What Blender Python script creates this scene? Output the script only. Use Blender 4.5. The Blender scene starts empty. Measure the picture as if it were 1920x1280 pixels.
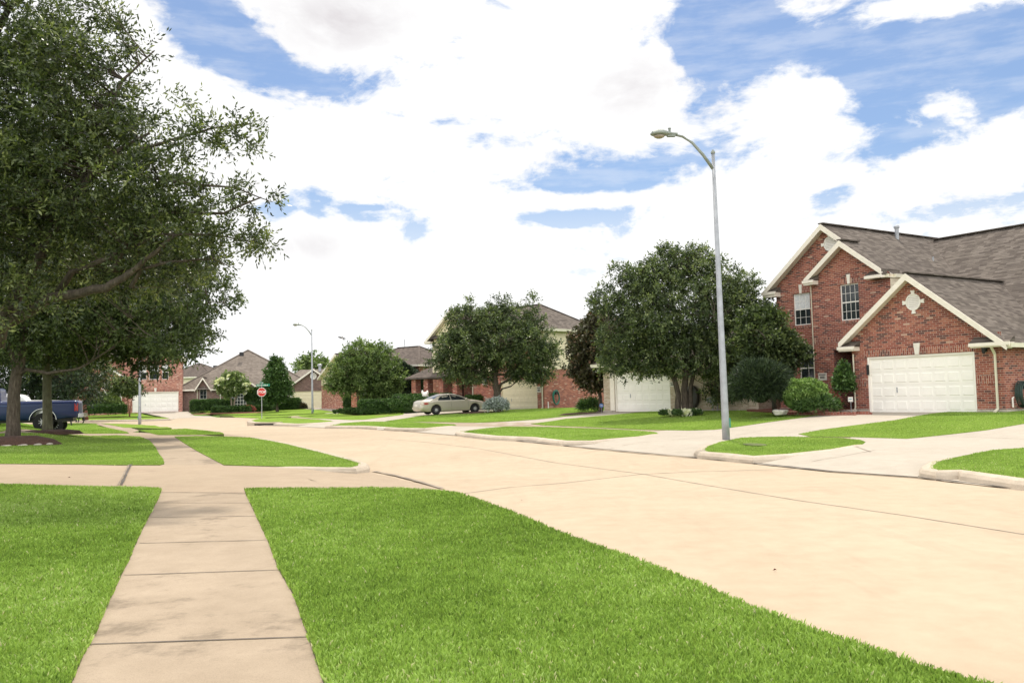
import bpy, bmesh, math, random
import numpy as np
from math import radians, sin, cos, tan, atan, atan2, sqrt, pi
from mathutils import Vector, Matrix
from mathutils.geometry import delaunay_2d_cdt, tessellate_polygon
random.seed(7); RNG = np.random.default_rng(7)
S = bpy.context.scene; COL = S.collection

# ------------------------------------------------------------------ camera
FPX = 1650.0; EYE = 1.6; PITCH = atan(99/FPX); ROLL = radians(1.35)
fw = np.array([0, cos(PITCH), sin(PITCH)]); rt0 = np.array([1., 0, 0]); up0 = np.cross(rt0, fw)
rt = rt0*cos(ROLL)-up0*sin(ROLL); up = up0*cos(ROLL)+rt0*sin(ROLL)
CAM = np.array([0, 0, EYE])
cd = bpy.data.cameras.new('camera'); cam = bpy.data.objects.new('camera', cd); COL.objects.link(cam)
cd.sensor_width = 36; cd.lens = FPX/1920*36; cd.clip_end = 4000; cd.clip_start = .05
m = Matrix((tuple(rt)+(0,), tuple(up)+(0,), tuple(-fw)+(0,), (0, 0, 0, 1))).transposed()
m.translation = Vector(CAM); cam.matrix_world = m
S.camera = cam
S.render.resolution_x = 1024; S.render.resolution_y = 682

# ------------------------------------------------------------------ light
SUN_EL = 63; SUN_AZ = 3          # degrees, azimuth clockwise from +Y
SUN_E = 3.5; SKY_E = .115; EXPO = .18
S.view_settings.view_transform = 'Standard'; S.view_settings.look = 'None'
S.view_settings.exposure = EXPO; S.view_settings.gamma = 1
sl = bpy.data.lights.new('sun', 'SUN'); sl.energy = SUN_E; sl.angle = radians(3); sl.color = (1, .93, .82)
so = bpy.data.objects.new('sun', sl); COL.objects.link(so)
sd = Vector((sin(radians(SUN_AZ))*cos(radians(SUN_EL)), cos(radians(SUN_AZ))*cos(radians(SUN_EL)), sin(radians(SUN_EL))))
so.rotation_euler = sd.to_track_quat('Z', 'Y').to_euler()
try:
    S.cycles.use_adaptive_sampling = True; S.cycles.adaptive_threshold = .02
    S.cycles.max_bounces = 6; S.cycles.transparent_max_bounces = 6; S.cycles.diffuse_bounces = 3
except Exception: pass

# ------------------------------------------------------------------ pixel helpers (only used to measure places in the world)
def ray(px, py):
    d = fw*FPX+rt*(px-960)-up*(py-640); return d/d[1]
def atY(px, py, Y): return CAM+ray(px, py)*Y
def atZ(px, py, z):
    r = ray(px, py); return CAM+r*((z-EYE)/r[2])

# ------------------------------------------------------------------ node helper
class NT:
    def __init__(s, tree): s.t = tree; s.n = tree.nodes; s.l = tree.links
    def new(s, typ, **kw):
        n = s.n.new(typ)
        for k, v in kw.items(): setattr(n, k, v)
        return n
    def set(s, sock, v):
        if isinstance(v, bpy.types.NodeSocket): s.l.new(v, sock)
        elif v is not None:
            if hasattr(sock, 'default_value'):
                if isinstance(v, (tuple, list)) and len(v) == 3 and len(sock.default_value) == 4: v = tuple(v)+(1,)
                sock.default_value = v
    def math(s, op, a, b=None, c=None, clamp=False):
        n = s.new('ShaderNodeMath', operation=op, use_clamp=clamp)
        for i, v in enumerate((a, b, c)):
            if v is not None: s.set(n.inputs[i], v)
        return n.outputs[0]
    def mix(s, f, a, b, blend='MIX'):
        n = s.new('ShaderNodeMix', data_type='RGBA', blend_type=blend)
        s.set(n.inputs[0], f); s.set(n.inputs[6], a); s.set(n.inputs[7], b); return n.outputs[2]
    def noise(s, vec, scale, detail=4, rough=.55, dim='3D', dist=0):
        n = s.new('ShaderNodeTexNoise', noise_dimensions=dim)
        if vec is not None: s.l.new(vec, n.inputs['Vector'])
        n.inputs['Scale'].default_value = scale; n.inputs['Detail'].default_value = detail
        n.inputs['Roughness'].default_value = rough; n.inputs['Distortion'].default_value = dist
        return n.outputs[0]
    def ramp(s, f, stops, interp='LINEAR'):
        n = s.new('ShaderNodeValToRGB'); cr = n.color_ramp; cr.interpolation = interp
        while len(cr.elements) < len(stops): cr.elements.new(.5)
        for e, (p, c) in zip(cr.elements, stops):
            e.position = p; e.color = tuple(c)+(1,) if len(c) == 3 else c
        s.set(n.inputs[0], f); return n.outputs[0]
    def smooth(s, v, a, b):
        n = s.new('ShaderNodeMapRange', interpolation_type='SMOOTHSTEP'); s.set(n.inputs[0], v)
        n.inputs[1].default_value = a; n.inputs[2].default_value = b; return n.outputs[0]
    def bump(s, h, strength=.3, dist=.01):
        n = s.new('ShaderNodeBump'); n.inputs['Strength'].default_value = strength; n.inputs['Distance'].default_value = dist
        s.set(n.inputs['Height'], h); return n.outputs[0]
    def mapping(s, vec, scale=(1, 1, 1), rot=(0, 0, 0), loc=(0, 0, 0)):
        n = s.new('ShaderNodeMapping'); s.l.new(vec, n.inputs[0]); n.inputs['Scale'].default_value = scale
        n.inputs['Rotation'].default_value = rot; n.inputs['Location'].default_value = loc; return n.outputs[0]

# ------------------------------------------------------------------ sky: Nishita air with a cloud deck, all by direction
w = bpy.data.worlds.new('World'); S.world = w; w.use_nodes = True; T = NT(w.node_tree); T.n.clear()
out = T.new('ShaderNodeOutputWorld'); bg = T.new('ShaderNodeBackground')
sky = T.new('ShaderNodeTexSky', sky_type='NISHITA'); sky.sun_disc = False
sky.sun_elevation = radians(SUN_EL); sky.sun_rotation = radians(SUN_AZ); sky.air_density = 1.1; sky.dust_density = .6; sky.ozone_density = 1.6
tc = T.new('ShaderNodeTexCoord'); sep = T.new('ShaderNodeSeparateXYZ'); T.l.new(tc.outputs['Generated'], sep.inputs[0])
X, Y, Z = sep.outputs
az = T.math('ARCTAN2', X, Y); el = T.math('ARCSINE', Z)
zc = T.math('MAXIMUM', Z, .0); zz = T.math('ADD', zc, .22)
comb = T.new('ShaderNodeCombineXYZ'); T.set(comb.inputs[0], T.math('DIVIDE', X, zz)); T.set(comb.inputs[1], T.math('DIVIDE', Y, zz)); comb.inputs[2].default_value = .37
cv = comb.outputs[0]
azc = T.new('ShaderNodeCombineXYZ'); T.set(azc.inputs[0], T.math('MULTIPLY', az, 1.0)); T.set(azc.inputs[1], T.math('MULTIPLY', el, 1.9)); av = azc.outputs[0]
n1 = T.noise(av, 6.5, 8, .6, '2D', dist=.3); n2 = T.noise(av, 22, 6, .62, '2D', dist=.2); n3 = T.noise(T.mapping(av, (1, 2.8, 1)), 9, 5, .6, '2D')
def azel(px, py):
    r = ray(px, py); r = r/np.linalg.norm(r); return atan2(r[0], r[1]), math.asin(r[2])
fl = T.new('ShaderNodeCombineXYZ'); T.set(fl.inputs[0], az); T.set(fl.inputs[1], el); flv = fl.outputs[0]
def bsum(lst):
    acc = 0.0
    for (px, py, rx, ry, rotd, wgt) in lst:
        a0, e0 = azel(px, py)
        n = T.new('ShaderNodeMapping', vector_type='TEXTURE'); T.l.new(flv, n.inputs[0])
        n.inputs['Location'].default_value = (a0, e0, 0); n.inputs['Rotation'].default_value = (0, 0, radians(rotd)); n.inputs['Scale'].default_value = (rx/FPX, ry/FPX, 1)
        dt = T.new('ShaderNodeVectorMath', operation='DOT_PRODUCT'); T.l.new(n.outputs[0], dt.inputs[0]); T.l.new(n.outputs[0], dt.inputs[1])
        acc = T.math('MULTIPLY_ADD', T.math('POWER', .3679, dt.outputs['Value']), wgt, acc)
    return acc
# blue gaps (+) and solid cumulus (-), as directions in the sky
holes = bsum([(395, 55, 105, 70, -18, 1.0), (500, 110, 70, 34, -20, .62), (610, 160, 50, 22, -10, .5), (860, 60, 60, 50, 0, .5), (1380, 30, 120, 80, 0, 1.0), (1330, 100, 70, 60, -25, .9),
              (1560, 90, 150, 60, 0, 1.0), (1760, 110, 120, 70, 0, 1.0), (1880, 60, 90, 60, 0, .9), (1640, 170, 60, 70, 0, .8),
              (1130, 335, 200, 20, 2, .62), (1240, 300, 110, 20, 4, .55), (1060, 412, 150, 15, 2, .62), (770, 435, 24, 28, 0, .55), (520, 395, 26, 22, 0, .6), (765, 500, 34, 12, 0, .45), (1690, 265, 110, 35, 10, .8),
              (1560, 235, 60, 50, 0, .3), (1770, 395, 120, 22, 4, .6), (1545, 370, 40, 30, 0, .32), (900, 130, 80, 28, 15, .45), (1890, 180, 60, 40, 0, .8), (430, 480, 40, 14, 0, .3), (1400, 270, 80, 30, 0, .3), (690, 388, 50, 7, 0, .4)])
solid = bsum([(680, 30, 150, 75, 0, .8), (250, 60, 80, 80, 0, .6), (1060, 130, 200, 110, 0, .7), (1500, 190, 90, 75, 0, 1.0), (1500, 30, 90, 30, 0, .35), (1790, 10, 120, 28, 0, .9), (1770, 180, 80, 40, 0, .55),
              (1790, 320, 150, 55, 0, .9), (450, 250, 200, 90, 0, .7), (1350, 400, 300, 60, 0, .3), (700, 600, 900, 130, 0, .9), (1180, 190, 130, 70, 0, .5), (1120, 375, 200, 12, 0, .5), (850, 480, 200, 40, 0, .5), (620, 470, 90, 50, 0, .5), (1420, 360, 100, 50, 0, .7), (330, 420, 140, 90, 0, .5)])
bias = T.math('SUBTRACT', T.math('MULTIPLY', solid, .36), T.math('MULTIPLY', holes, .43))
# beside the picture the deck breaks up on its own
dens = T.math('ADD', T.math('ADD', T.math('MULTIPLY', n1, 1.05), T.math('MULTIPLY', n2, .42)), T.math('MULTIPLY', n3, .2))
dens = T.math('ADD', T.math('ADD', dens, .022), bias)
mask = T.smooth(dens, .64, .87)
wisp = T.math('MULTIPLY', T.smooth(T.math('ADD', n3, T.math('MULTIPLY', n2, .3)), .5, .9), .26)
mask = T.math('MAXIMUM', mask, wisp)
mask = T.math('MAXIMUM', mask, T.smooth(el, .26, .06)); mask = T.math('MAXIMUM', mask, T.math('MULTIPLY', T.smooth(Y, .1, -.3), .85))  # last term: unseen cloud cover added behind the camera
grey = bsum([(640, 40, 120, 50, 0, 1.0), (1190, 165, 90, 45, 0, .8), (590, 462, 75, 26, 0, .75), (1790, 345, 90, 32, 0, .55), (500, 130, 60, 30, 0, .4), (1600, 370, 60, 20, 0, .3), (1010, 300, 160, 20, 0, .3), (1330, 210, 70, 30, 0, .3)])
gn = T.smooth(n1, .3, .75)
gr = T.math('MULTIPLY', grey, T.math('ADD', T.math('MULTIPLY', gn, .8), .1))
gr = T.math('ADD', gr, T.math('MULTIPLY', T.math('MULTIPLY', T.smooth(n1, .62, .45), T.smooth(n2, .4, .7)), T.math('MULTIPLY', T.smooth(el, .16, .4), .14)), clamp=True)
ccol = T.mix(gr, (1.0, 1.0, 1.0), (.60, .555, .58))
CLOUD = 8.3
cc = T.new('ShaderNodeVectorMath', operation='SCALE'); T.set(cc.inputs[0], ccol); T.set(cc.inputs['Scale'], T.math('MULTIPLY', T.math('ADD', 1.0, T.math('MULTIPLY', T.smooth(Y, .15, -.6), 1.1)), CLOUD))  # clouds behind the camera brightened, an added fill for fronts that face it
sk = T.new('ShaderNodeVectorMath', operation='MULTIPLY'); T.set(sk.inputs[0], sky.outputs[0]); sk.inputs[1].default_value = (.74, .85, 1.0)
skc = T.mix(.2, sk.outputs[0], (3.4, 3.8, 4.4))
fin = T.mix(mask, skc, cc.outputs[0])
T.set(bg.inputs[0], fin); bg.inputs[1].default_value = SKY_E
T.l.new(bg.outputs[0], out.inputs[0])
try:
    w.cycles.sampling_method = 'MANUAL'; w.cycles.sample_map_resolution = 256
except Exception: pass

# ------------------------------------------------------------------ materials
MATS = {}
def mat(name, fn):
    if name in MATS: return MATS[name]
    m = bpy.data.materials.new(name); m.use_nodes = True; t = NT(m.node_tree); t.n.clear()
    o = t.new('ShaderNodeOutputMaterial'); b = t.new('ShaderNodeBsdfPrincipled'); t.l.new(b.outputs[0], o.inputs[0])
    t.b = b; t.o = o
    fn(t); MATS[name] = m; return m
def P(t, **kw):
    for k, v in kw.items():
        k = {'color': 'Base Color', 'rough': 'Roughness', 'metal': 'Metallic', 'spec': 'Specular IOR Level', 'normal': 'Normal'}.get(k, k)
        t.set(t.b.inputs[k], v)
def obj_co(t): return t.new('ShaderNodeTexCoord').outputs['Object']
def uv_co(t): return t.new('ShaderNodeUVMap').outputs[0]
def plain(name, col, rough=.6, metal=0, spec=.4, var=.12, vs=6):
    def f(t):
        c = obj_co(t); n = t.noise(c, vs, 5, .6)
        lo = tuple(x*(1-var) for x in col); hi = tuple(min(1, x*(1+var)) for x in col)
        P(t, color=t.ramp(n, [(.3, lo), (.7, hi)]), rough=rough, metal=metal, spec=spec)
    return mat(name, f)
def brick(name, cols, mortar, bw=.235, bh=.078, mw=.010, swap=False):
    def f(t):
        uv = uv_co(t); s = t.new('ShaderNodeSeparateXYZ'); t.l.new(t.mapping(uv, rot=(0, 0, pi/2)) if swap else uv, s.inputs[0])
        v = t.math('DIVIDE', s.outputs[1], bh); row = t.math('FLOOR', v)
        u = t.math('ADD', t.math('DIVIDE', s.outputs[0], bw), t.math('MULTIPLY', t.math('MODULO', row, 2), .5))
        colx = t.math('FLOOR', u); fu = t.math('SUBTRACT', u, colx); fv = t.math('SUBTRACT', v, row)
        cx = t.new('ShaderNodeCombineXYZ'); t.set(cx.inputs[0], colx); t.set(cx.inputs[1], row)
        wn = t.new('ShaderNodeTexWhiteNoise', noise_dimensions='2D'); t.l.new(cx.outputs[0], wn.inputs[0])
        col = t.ramp(wn.outputs[0], cols, 'CONSTANT')
        dirt = t.noise(uv, 30, 5, .65); big = t.noise(uv, .9, 3, .5)
        col = t.mix(.5, col, t.ramp(dirt, [(.25, (.45, .45, .45)), (.75, (1.25, 1.25, 1.25))]), 'MULTIPLY')
        col = t.mix(.35, col, t.ramp(big, [(.3, (.7, .7, .7)), (.7, (1.3, 1.3, 1.3))]), 'MULTIPLY')
        eu = t.math('MULTIPLY', t.math('MINIMUM', fu, t.math('SUBTRACT', 1, fu)), bw)
        ev = t.math('MULTIPLY', t.math('MINIMUM', fv, t.math('SUBTRACT', 1, fv)), bh)
        e = t.math('MINIMUM', eu, ev)
        wob = t.math('MULTIPLY', t.math('SUBTRACT', t.noise(uv, 60, 2, .5), .5), .006)
        mk = t.smooth(t.math('ADD', e, wob), mw*.45, mw*.75)
        P(t, color=t.mix(mk, mortar, col), rough=.85, spec=.25, normal=t.bump(t.math('ADD', mk, t.math('MULTIPLY', dirt, .3)), .6, .008))
    return mat(name, f)
RED = [(0, (.29, .085, .06)), (.22, (.21, .062, .048)), (.40, (.36, .12, .082)), (.58, (.12, .05, .045)), (.72, (.38, .145, .095)), (.86, (.25, .078, .055)), (.985, (.48, .30, .22))]
M_brick = brick('red_brick', RED, (.47, .37, .30))
M_soldier = brick('soldier_brick', RED, (.47, .37, .30), swap=True, mw=.013)
M_brick2 = brick('orange_red_brick', [(0, (.42, .14, .085)), (.25, (.34, .105, .07)), (.5, (.48, .18, .115)), (.75, (.28, .09, .065)), (.93, (.56, .36, .27))], (.42, .32, .27))
M_brickp = brick('pink_brick', [(0, (.44, .17, .12)), (.3, (.36, .125, .095)), (.55, (.52, .23, .165)), (.8, (.62, .38, .30)), (.95, (.28, .10, .09))], (.50, .38, .32), bw=.24, bh=.08)
M_brickg = brick('brown_brick', [(0, (.20, .115, .095)), (.3, (.15, .085, .075)), (.6, (.25, .15, .12)), (.85, (.18, .10, .085))], (.30, .25, .22))
M_brickb = brick('beige_brick', [(0, (.50, .41, .30)), (.3, (.44, .35, .25)), (.6, (.56, .47, .36)), (.85, (.48, .37, .27))], (.55, .49, .40))
def shingle(name, a, b, c):
    def f(t):
        uv = uv_co(t); s = t.new('ShaderNodeSeparateXYZ'); t.l.new(uv, s.inputs[0])
        bh, bw = .14, .30
        v = t.math('DIVIDE', s.outputs[1], bh); row = t.math('FLOOR', v)
        rn = t.new('ShaderNodeTexWhiteNoise', noise_dimensions='1D'); t.set(rn.inputs['W'], row)
        u = t.math('ADD', t.math('DIVIDE', s.outputs[0], bw), t.math('MULTIPLY', rn.outputs[0], 3))
        colx = t.math('FLOOR', u); fv = t.math('SUBTRACT', v, row)
        cx = t.new('ShaderNodeCombineXYZ'); t.set(cx.inputs[0], colx); t.set(cx.inputs[1], row)
        wn = t.new('ShaderNodeTexWhiteNoise', noise_dimensions='2D'); t.l.new(cx.outputs[0], wn.inputs[0])
        col = t.ramp(wn.outputs[0], [(0, a), (.5, b), (1, c)])
        g = t.noise(uv, 90, 3, .6); big = t.noise(t.mapping(uv, (1, .25, 1)), 1.3, 4, .6)
        col = t.mix(.5, col, t.ramp(g, [(.3, (.6, .6, .6)), (.7, (1.3, 1.3, 1.3))]), 'MULTIPLY')
        col = t.mix(.5, col, t.ramp(big, [(.3, (.68, .66, .66)), (.7, (1.25, 1.24, 1.2))]), 'MULTIPLY')
        edge = t.smooth(fv, .0, .16)
        P(t, color=t.mix(edge, tuple(x*.45 for x in a), col), rough=.95, spec=.15, normal=t.bump(t.math('ADD', t.math('MULTIPLY', t.math('SUBTRACT', 1, fv), .8), t.math('MULTIPLY', wn.outputs[0], .5)), .7, .012))
    return mat(name, f)
M_roof = shingle('brown_grey_shingles', (.085, .07, .06), (.125, .105, .09), (.17, .145, .125))
M_roofg = shingle('taupe_shingles', (.15, .125, .105), (.19, .16, .135), (.23, .195, .165))
M_roofd = shingle('dark_brown_shingles', (.085, .068, .06), (.12, .098, .085), (.15, .122, .105))
def siding(name, col):
    def f(t):
        uv = uv_co(t); s = t.new('ShaderNodeSeparateXYZ'); t.l.new(uv, s.inputs[0])
        v = t.math('DIVIDE', s.outputs[1], .17); fv = t.math('FRACT', v)
        n = t.noise(uv, 5, 4, .6)
        c = t.ramp(n, [(.3, tuple(x*.9 for x in col)), (.7, col)])
        P(t, color=t.mix(t.smooth(fv, .0, .09), tuple(x*.45 for x in col), c), rough=.6, normal=t.bump(t.math('SUBTRACT', 1, fv), .8, .02))  # dark line along each lap is a shadow line painted into the colour
    return mat(name, f)
M_siding = siding('cream_lap_siding', (.80, .70, .49)); M_siding2 = siding('pale_lap_siding', (.70, .62, .46))
M_trim = plain('cream_trim_paint', (.80, .73, .63), .5, var=.06)
M_white = plain('white_paint', (.80, .76, .70), .5, var=.05)
M_doorw = plain('off_white_door_paint', (.90, .86, .79), .45, var=.04, vs=2)
M_doorc = plain('cream_door_paint', (.84, .74, .52), .5, var=.04, vs=2)
M_gutter = plain('cream_gutter_metal', (.66, .62, .48), .4, var=.06)
M_found = plain('foundation_concrete', (.42, .37, .31), .9, var=.25, vs=9)
M_dark = plain('dark_interior', (.012, .012, .013), .8)
M_black = plain('black_metal', (.02, .02, .022), .45, var=.2)
M_curtain = plain('pale_curtain', (.62, .62, .62), .9, var=.18, vs=14)
M_plaque = plain('pale_stone_plaque', (.72, .68, .60), .7)
M_ink = plain('dark_lettering', (.04, .04, .04), .7)
def glassf(t): 
    n = t.noise(obj_co(t), 1.5, 3); P(t, color=t.ramp(n, [(.35, (.012, .016, .018)), (.7, (.05, .06, .065))]), rough=.06, spec=.8)
M_glass = mat('window_glass', glassf)
def concrete(name, lo, hi, stain=.35, fine=.10, thr=.60):
    def f(t):
        c = obj_co(t); a = t.noise(c, .35, 5, .6); b = t.noise(c, 3.0, 6, .65); g = t.noise(c, 160, 3, .6); blot = t.noise(t.mapping(c, (1, 1, 1)), 1.1, 7, .7)
        col = t.ramp(t.math('ADD', t.math('MULTIPLY', a, .5), t.math('MULTIPLY', b, .5)), [(.35, lo), (.65, hi)])
        col = t.mix(1, col, t.ramp(g, [(.25, (1-fine*2.2,)*3), (.5, (1, 1, 1)), (.8, (1+fine,)*3)]), 'MULTIPLY')
        col = t.mix(t.math('MULTIPLY', t.smooth(blot, thr, thr+.15), stain), col, tuple(x*.5 for x in lo))
        sp = t.noise(c, 38, 2, .5)
        col = t.mix(t.math('MULTIPLY', t.smooth(sp, .74, .78), .5), col, tuple(x*.35 for x in lo))
        P(t, color=col, rough=.9, spec=.2, normal=t.bump(t.math('ADD', g, b), .25, .004))
    return mat(name, f)
def roadf(t):
    c = obj_co(t); a = t.noise(c, .35, 5, .6); b = t.noise(c, 3.0, 6, .65); g = t.noise(c, 160, 3, .6)
    st = t.noise(t.mapping(c, (1.3, .16, 1), (0, 0, radians(-24))), 1.6, 6, .65); blot = t.noise(c, .9, 8, .72); sp = t.noise(c, 30, 2, .5); pit = t.noise(c, 75, 2, .5)
    col = t.ramp(t.math('ADD', t.math('MULTIPLY', a, .5), t.math('MULTIPLY', b, .5)), [(.35, (.395, .31, .218)), (.65, (.475, .382, .275))])
    col = t.mix(1, col, t.ramp(g, [(.25, (.80, .80, .80)), (.5, (1, 1, 1)), (.8, (1.1, 1.1, 1.1))]), 'MULTIPLY')
    col = t.mix(t.math('MULTIPLY', t.smooth(st, .52, .72), .30), col, (.33, .26, .185)); col = t.mix(t.math('MULTIPLY', t.smooth(blot, .60, .74), .30), col, (.30, .22, .15))
    col = t.mix(t.math('MULTIPLY', t.smooth(sp, .76, .79), .6), col, (.14, .10, .07)); col = t.mix(t.math('MULTIPLY', t.smooth(pit, .72, .76), .35), col, (.20, .16, .12))
    P(t, color=col, rough=.9, spec=.2, normal=t.bump(t.math('ADD', g, b), .25, .004))
M_road = mat('street_concrete', roadf)
M_road_plain = concrete('plain_concrete', (.485, .375, .26), (.575, .455, .325), .10)
M_walk = concrete('sidewalk_concrete', (.295, .232, .165), (.385, .308, .225), .7, .12, .52)
M_drive = concrete('driveway_concrete', (.37, .325, .265), (.45, .40, .33), .3)
M_driven = concrete('near_driveway_concrete', (.33, .255, .18), (.40, .315, .225), .35)
M_kerb = concrete('kerb_concrete', (.38, .32, .25), (.55, .47, .37), .75, .2)
M_tar = plain('dark_joint_filler', (.10, .085, .07), .9, var=.5, vs=3)
M_tar2 = plain('faint_joint_filler', (.27, .22, .17), .9, var=.35, vs=3)
M_mulch = mat('red_brown_mulch', lambda t: P(t, color=t.ramp(t.noise(obj_co(t), 22, 6, .7), [(.3, (.06, .02, .012)), (.5, (.17, .06, .035)), (.7, (.30, .14, .08))]), rough=.95, normal=t.bump(t.noise(obj_co(t), 30, 4, .7), 1, .04)))
M_mulchd = mat('dark_mulch', lambda t: P(t, color=t.ramp(t.noise(obj_co(t), 22, 6, .7), [(.3, (.03, .016, .01)), (.6, (.10, .05, .033)), (.75, (.17, .10, .06))]), rough=.95, normal=t.bump(t.noise(obj_co(t), 30, 4, .7), 1, .04)))
def lawnf(t):
    c = obj_co(t); a = t.noise(c, .5, 4, .6); b = t.noise(c, 9, 6, .75); g = t.noise(c, 60, 3, .7)
    mixv = t.math('ADD', t.math('MULTIPLY', a, .35), t.math('ADD', t.math('MULTIPLY', b, .4), t.math('MULTIPLY', g, .25)))
    P(t, color=t.ramp(mixv, [(.34, (.11, .19, .022)), (.5, (.20, .31, .04)), (.66, (.30, .42, .07))]), rough=.95, spec=.1,
      normal=t.bump(t.math('ADD', b, g), 1, .05))
M_lawn = mat('lawn_turf', lawnf)
M_soil = mat('soil_edge', lambda t: P(t, color=t.ramp(t.noise(obj_co(t), 14, 5, .7), [(.3, (.06, .08, .02)), (.55, (.11, .14, .035)), (.75, (.22, .17, .09))]), rough=1))
M_ground = mat('distant_ground', lambda t: P(t, color=t.ramp(t.noise(obj_co(t), .3, 6, .6), [(.3, (.06, .12, .02)), (.7, (.12, .2, .035))]), rough=1, spec=.1))
def leafmat(name, stops, trans=.35, rough=.5, spec=.35):
    def f(t):
        at = t.new('ShaderNodeAttribute', attribute_name='tint'); col = t.ramp(at.outputs['Fac'], stops)
        P(t, color=col, rough=rough, spec=spec)
        tr = t.new('ShaderNodeBsdfTranslucent'); t.set(tr.inputs[0], t.mix(1, col, (1.3, 1.4, .7), "MULTIPLY"))
        mx = t.new('ShaderNodeMixShader'); mx.inputs[0].default_value = trans
        t.l.new(t.b.outputs[0], mx.inputs[1]); t.l.new(tr.outputs[0], mx.inputs[2]); t.l.new(mx.outputs[0], t.o.inputs[0])
    return mat(name, f)
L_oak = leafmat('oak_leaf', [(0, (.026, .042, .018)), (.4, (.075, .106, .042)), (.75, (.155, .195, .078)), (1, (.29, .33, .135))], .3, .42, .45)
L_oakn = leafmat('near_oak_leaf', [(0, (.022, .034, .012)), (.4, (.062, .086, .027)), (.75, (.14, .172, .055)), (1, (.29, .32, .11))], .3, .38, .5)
L_oakd = leafmat('shaded_oak_leaf', [(0, (.022, .036, .014)), (.4, (.055, .08, .028)), (.75, (.10, .135, .045)), (1, (.18, .215, .075))], .3)  # oak leaf darkened, canopy shade of the left crowns put into the colour
L_light = leafmat('light_tree_leaf', [(0, (.06, .10, .03)), (.5, (.14, .20, .065)), (1, (.28, .35, .13))], .3)
L_bright = leafmat('bright_shrub_leaf', [(0, (.07, .13, .03)), (.5, (.17, .28, .07)), (1, (.34, .45, .15))], .25)
L_dark = leafmat('dark_shrub_leaf', [(0, (.012, .022, .012)), (.5, (.03, .05, .022)), (1, (.075, .11, .04))], .1)
L_hedge = leafmat('hedge_leaf', [(0, (.025, .055, .015)), (.5, (.06, .12, .03)), (1, (.13, .21, .06))], .2)
L_mag = leafmat('bronze_leaf', [(0, (.03, .028, .018)), (.35, (.07, .062, .032)), (.62, (.075, .088, .038)), (.85, (.16, .09, .05)), (1, (.22, .13, .07))], .15)
L_silver = leafmat('silver_leaf', [(0, (.16, .19, .17)), (1, (.50, .55, .52))], .1)
L_red = leafmat('reddish_leaf', [(0, (.20, .05, .04)), (1, (.45, .15, .12))], .2)
L_flower = leafmat('white_blossom', [(0, (.70, .70, .50)), (1, (.90, .90, .78))], .3)
L_grass = leafmat('grass_blade', [(0, (.10, .17, .035)), (.3, (.21, .325, .062)), (.65, (.345, .49, .115)), (.9, (.46, .60, .22)), (1, (.62, .58, .38))], .3, .6, .12)
M_bark = mat('oak_bark', lambda t: P(t, color=t.ramp(t.noise(t.mapping(obj_co(t), (1, 1, .25)), 16, 6, .7), [(.3, (.035, .026, .018)), (.55, (.095, .075, .055)), (.75, (.17, .14, .10))]), rough=.95, normal=t.bump(t.noise(t.mapping(obj_co(t), (1, 1, .2)), 20, 5, .7), 1, .05)))
M_barkm = mat('mossy_bark', lambda t: P(t, color=t.ramp(t.noise(t.mapping(obj_co(t), (1, 1, .25)), 10, 6, .7), [(.3, (.06, .055, .035)), (.55, (.13, .125, .075)), (.75, (.20, .20, .12))]), rough=.95, normal=t.bump(t.noise(t.mapping(obj_co(t), (1, 1, .2)), 16, 5, .7), 1, .05)))
M_barkr = plain('red_brown_bark', (.19, .09, .06), .9, var=.3)
M_galv = plain('galvanised_steel', (.34, .35, .37), .5, .25, var=.18, vs=4)
M_lamp = plain('grey_green_lamp_paint', (.23, .25, .22), .45, .2, var=.15)
M_lens = plain('amber_lamp_glass', (.30, .25, .19), .25)
M_fence = mat('weathered_fence_wood', lambda t: P(t, color=t.ramp(t.noise(t.mapping(obj_co(t), (6, 6, .6)), 3, 5, .7), [(.3, (.13, .095, .075)), (.7, (.27, .21, .17))]), rough=.95))

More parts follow.
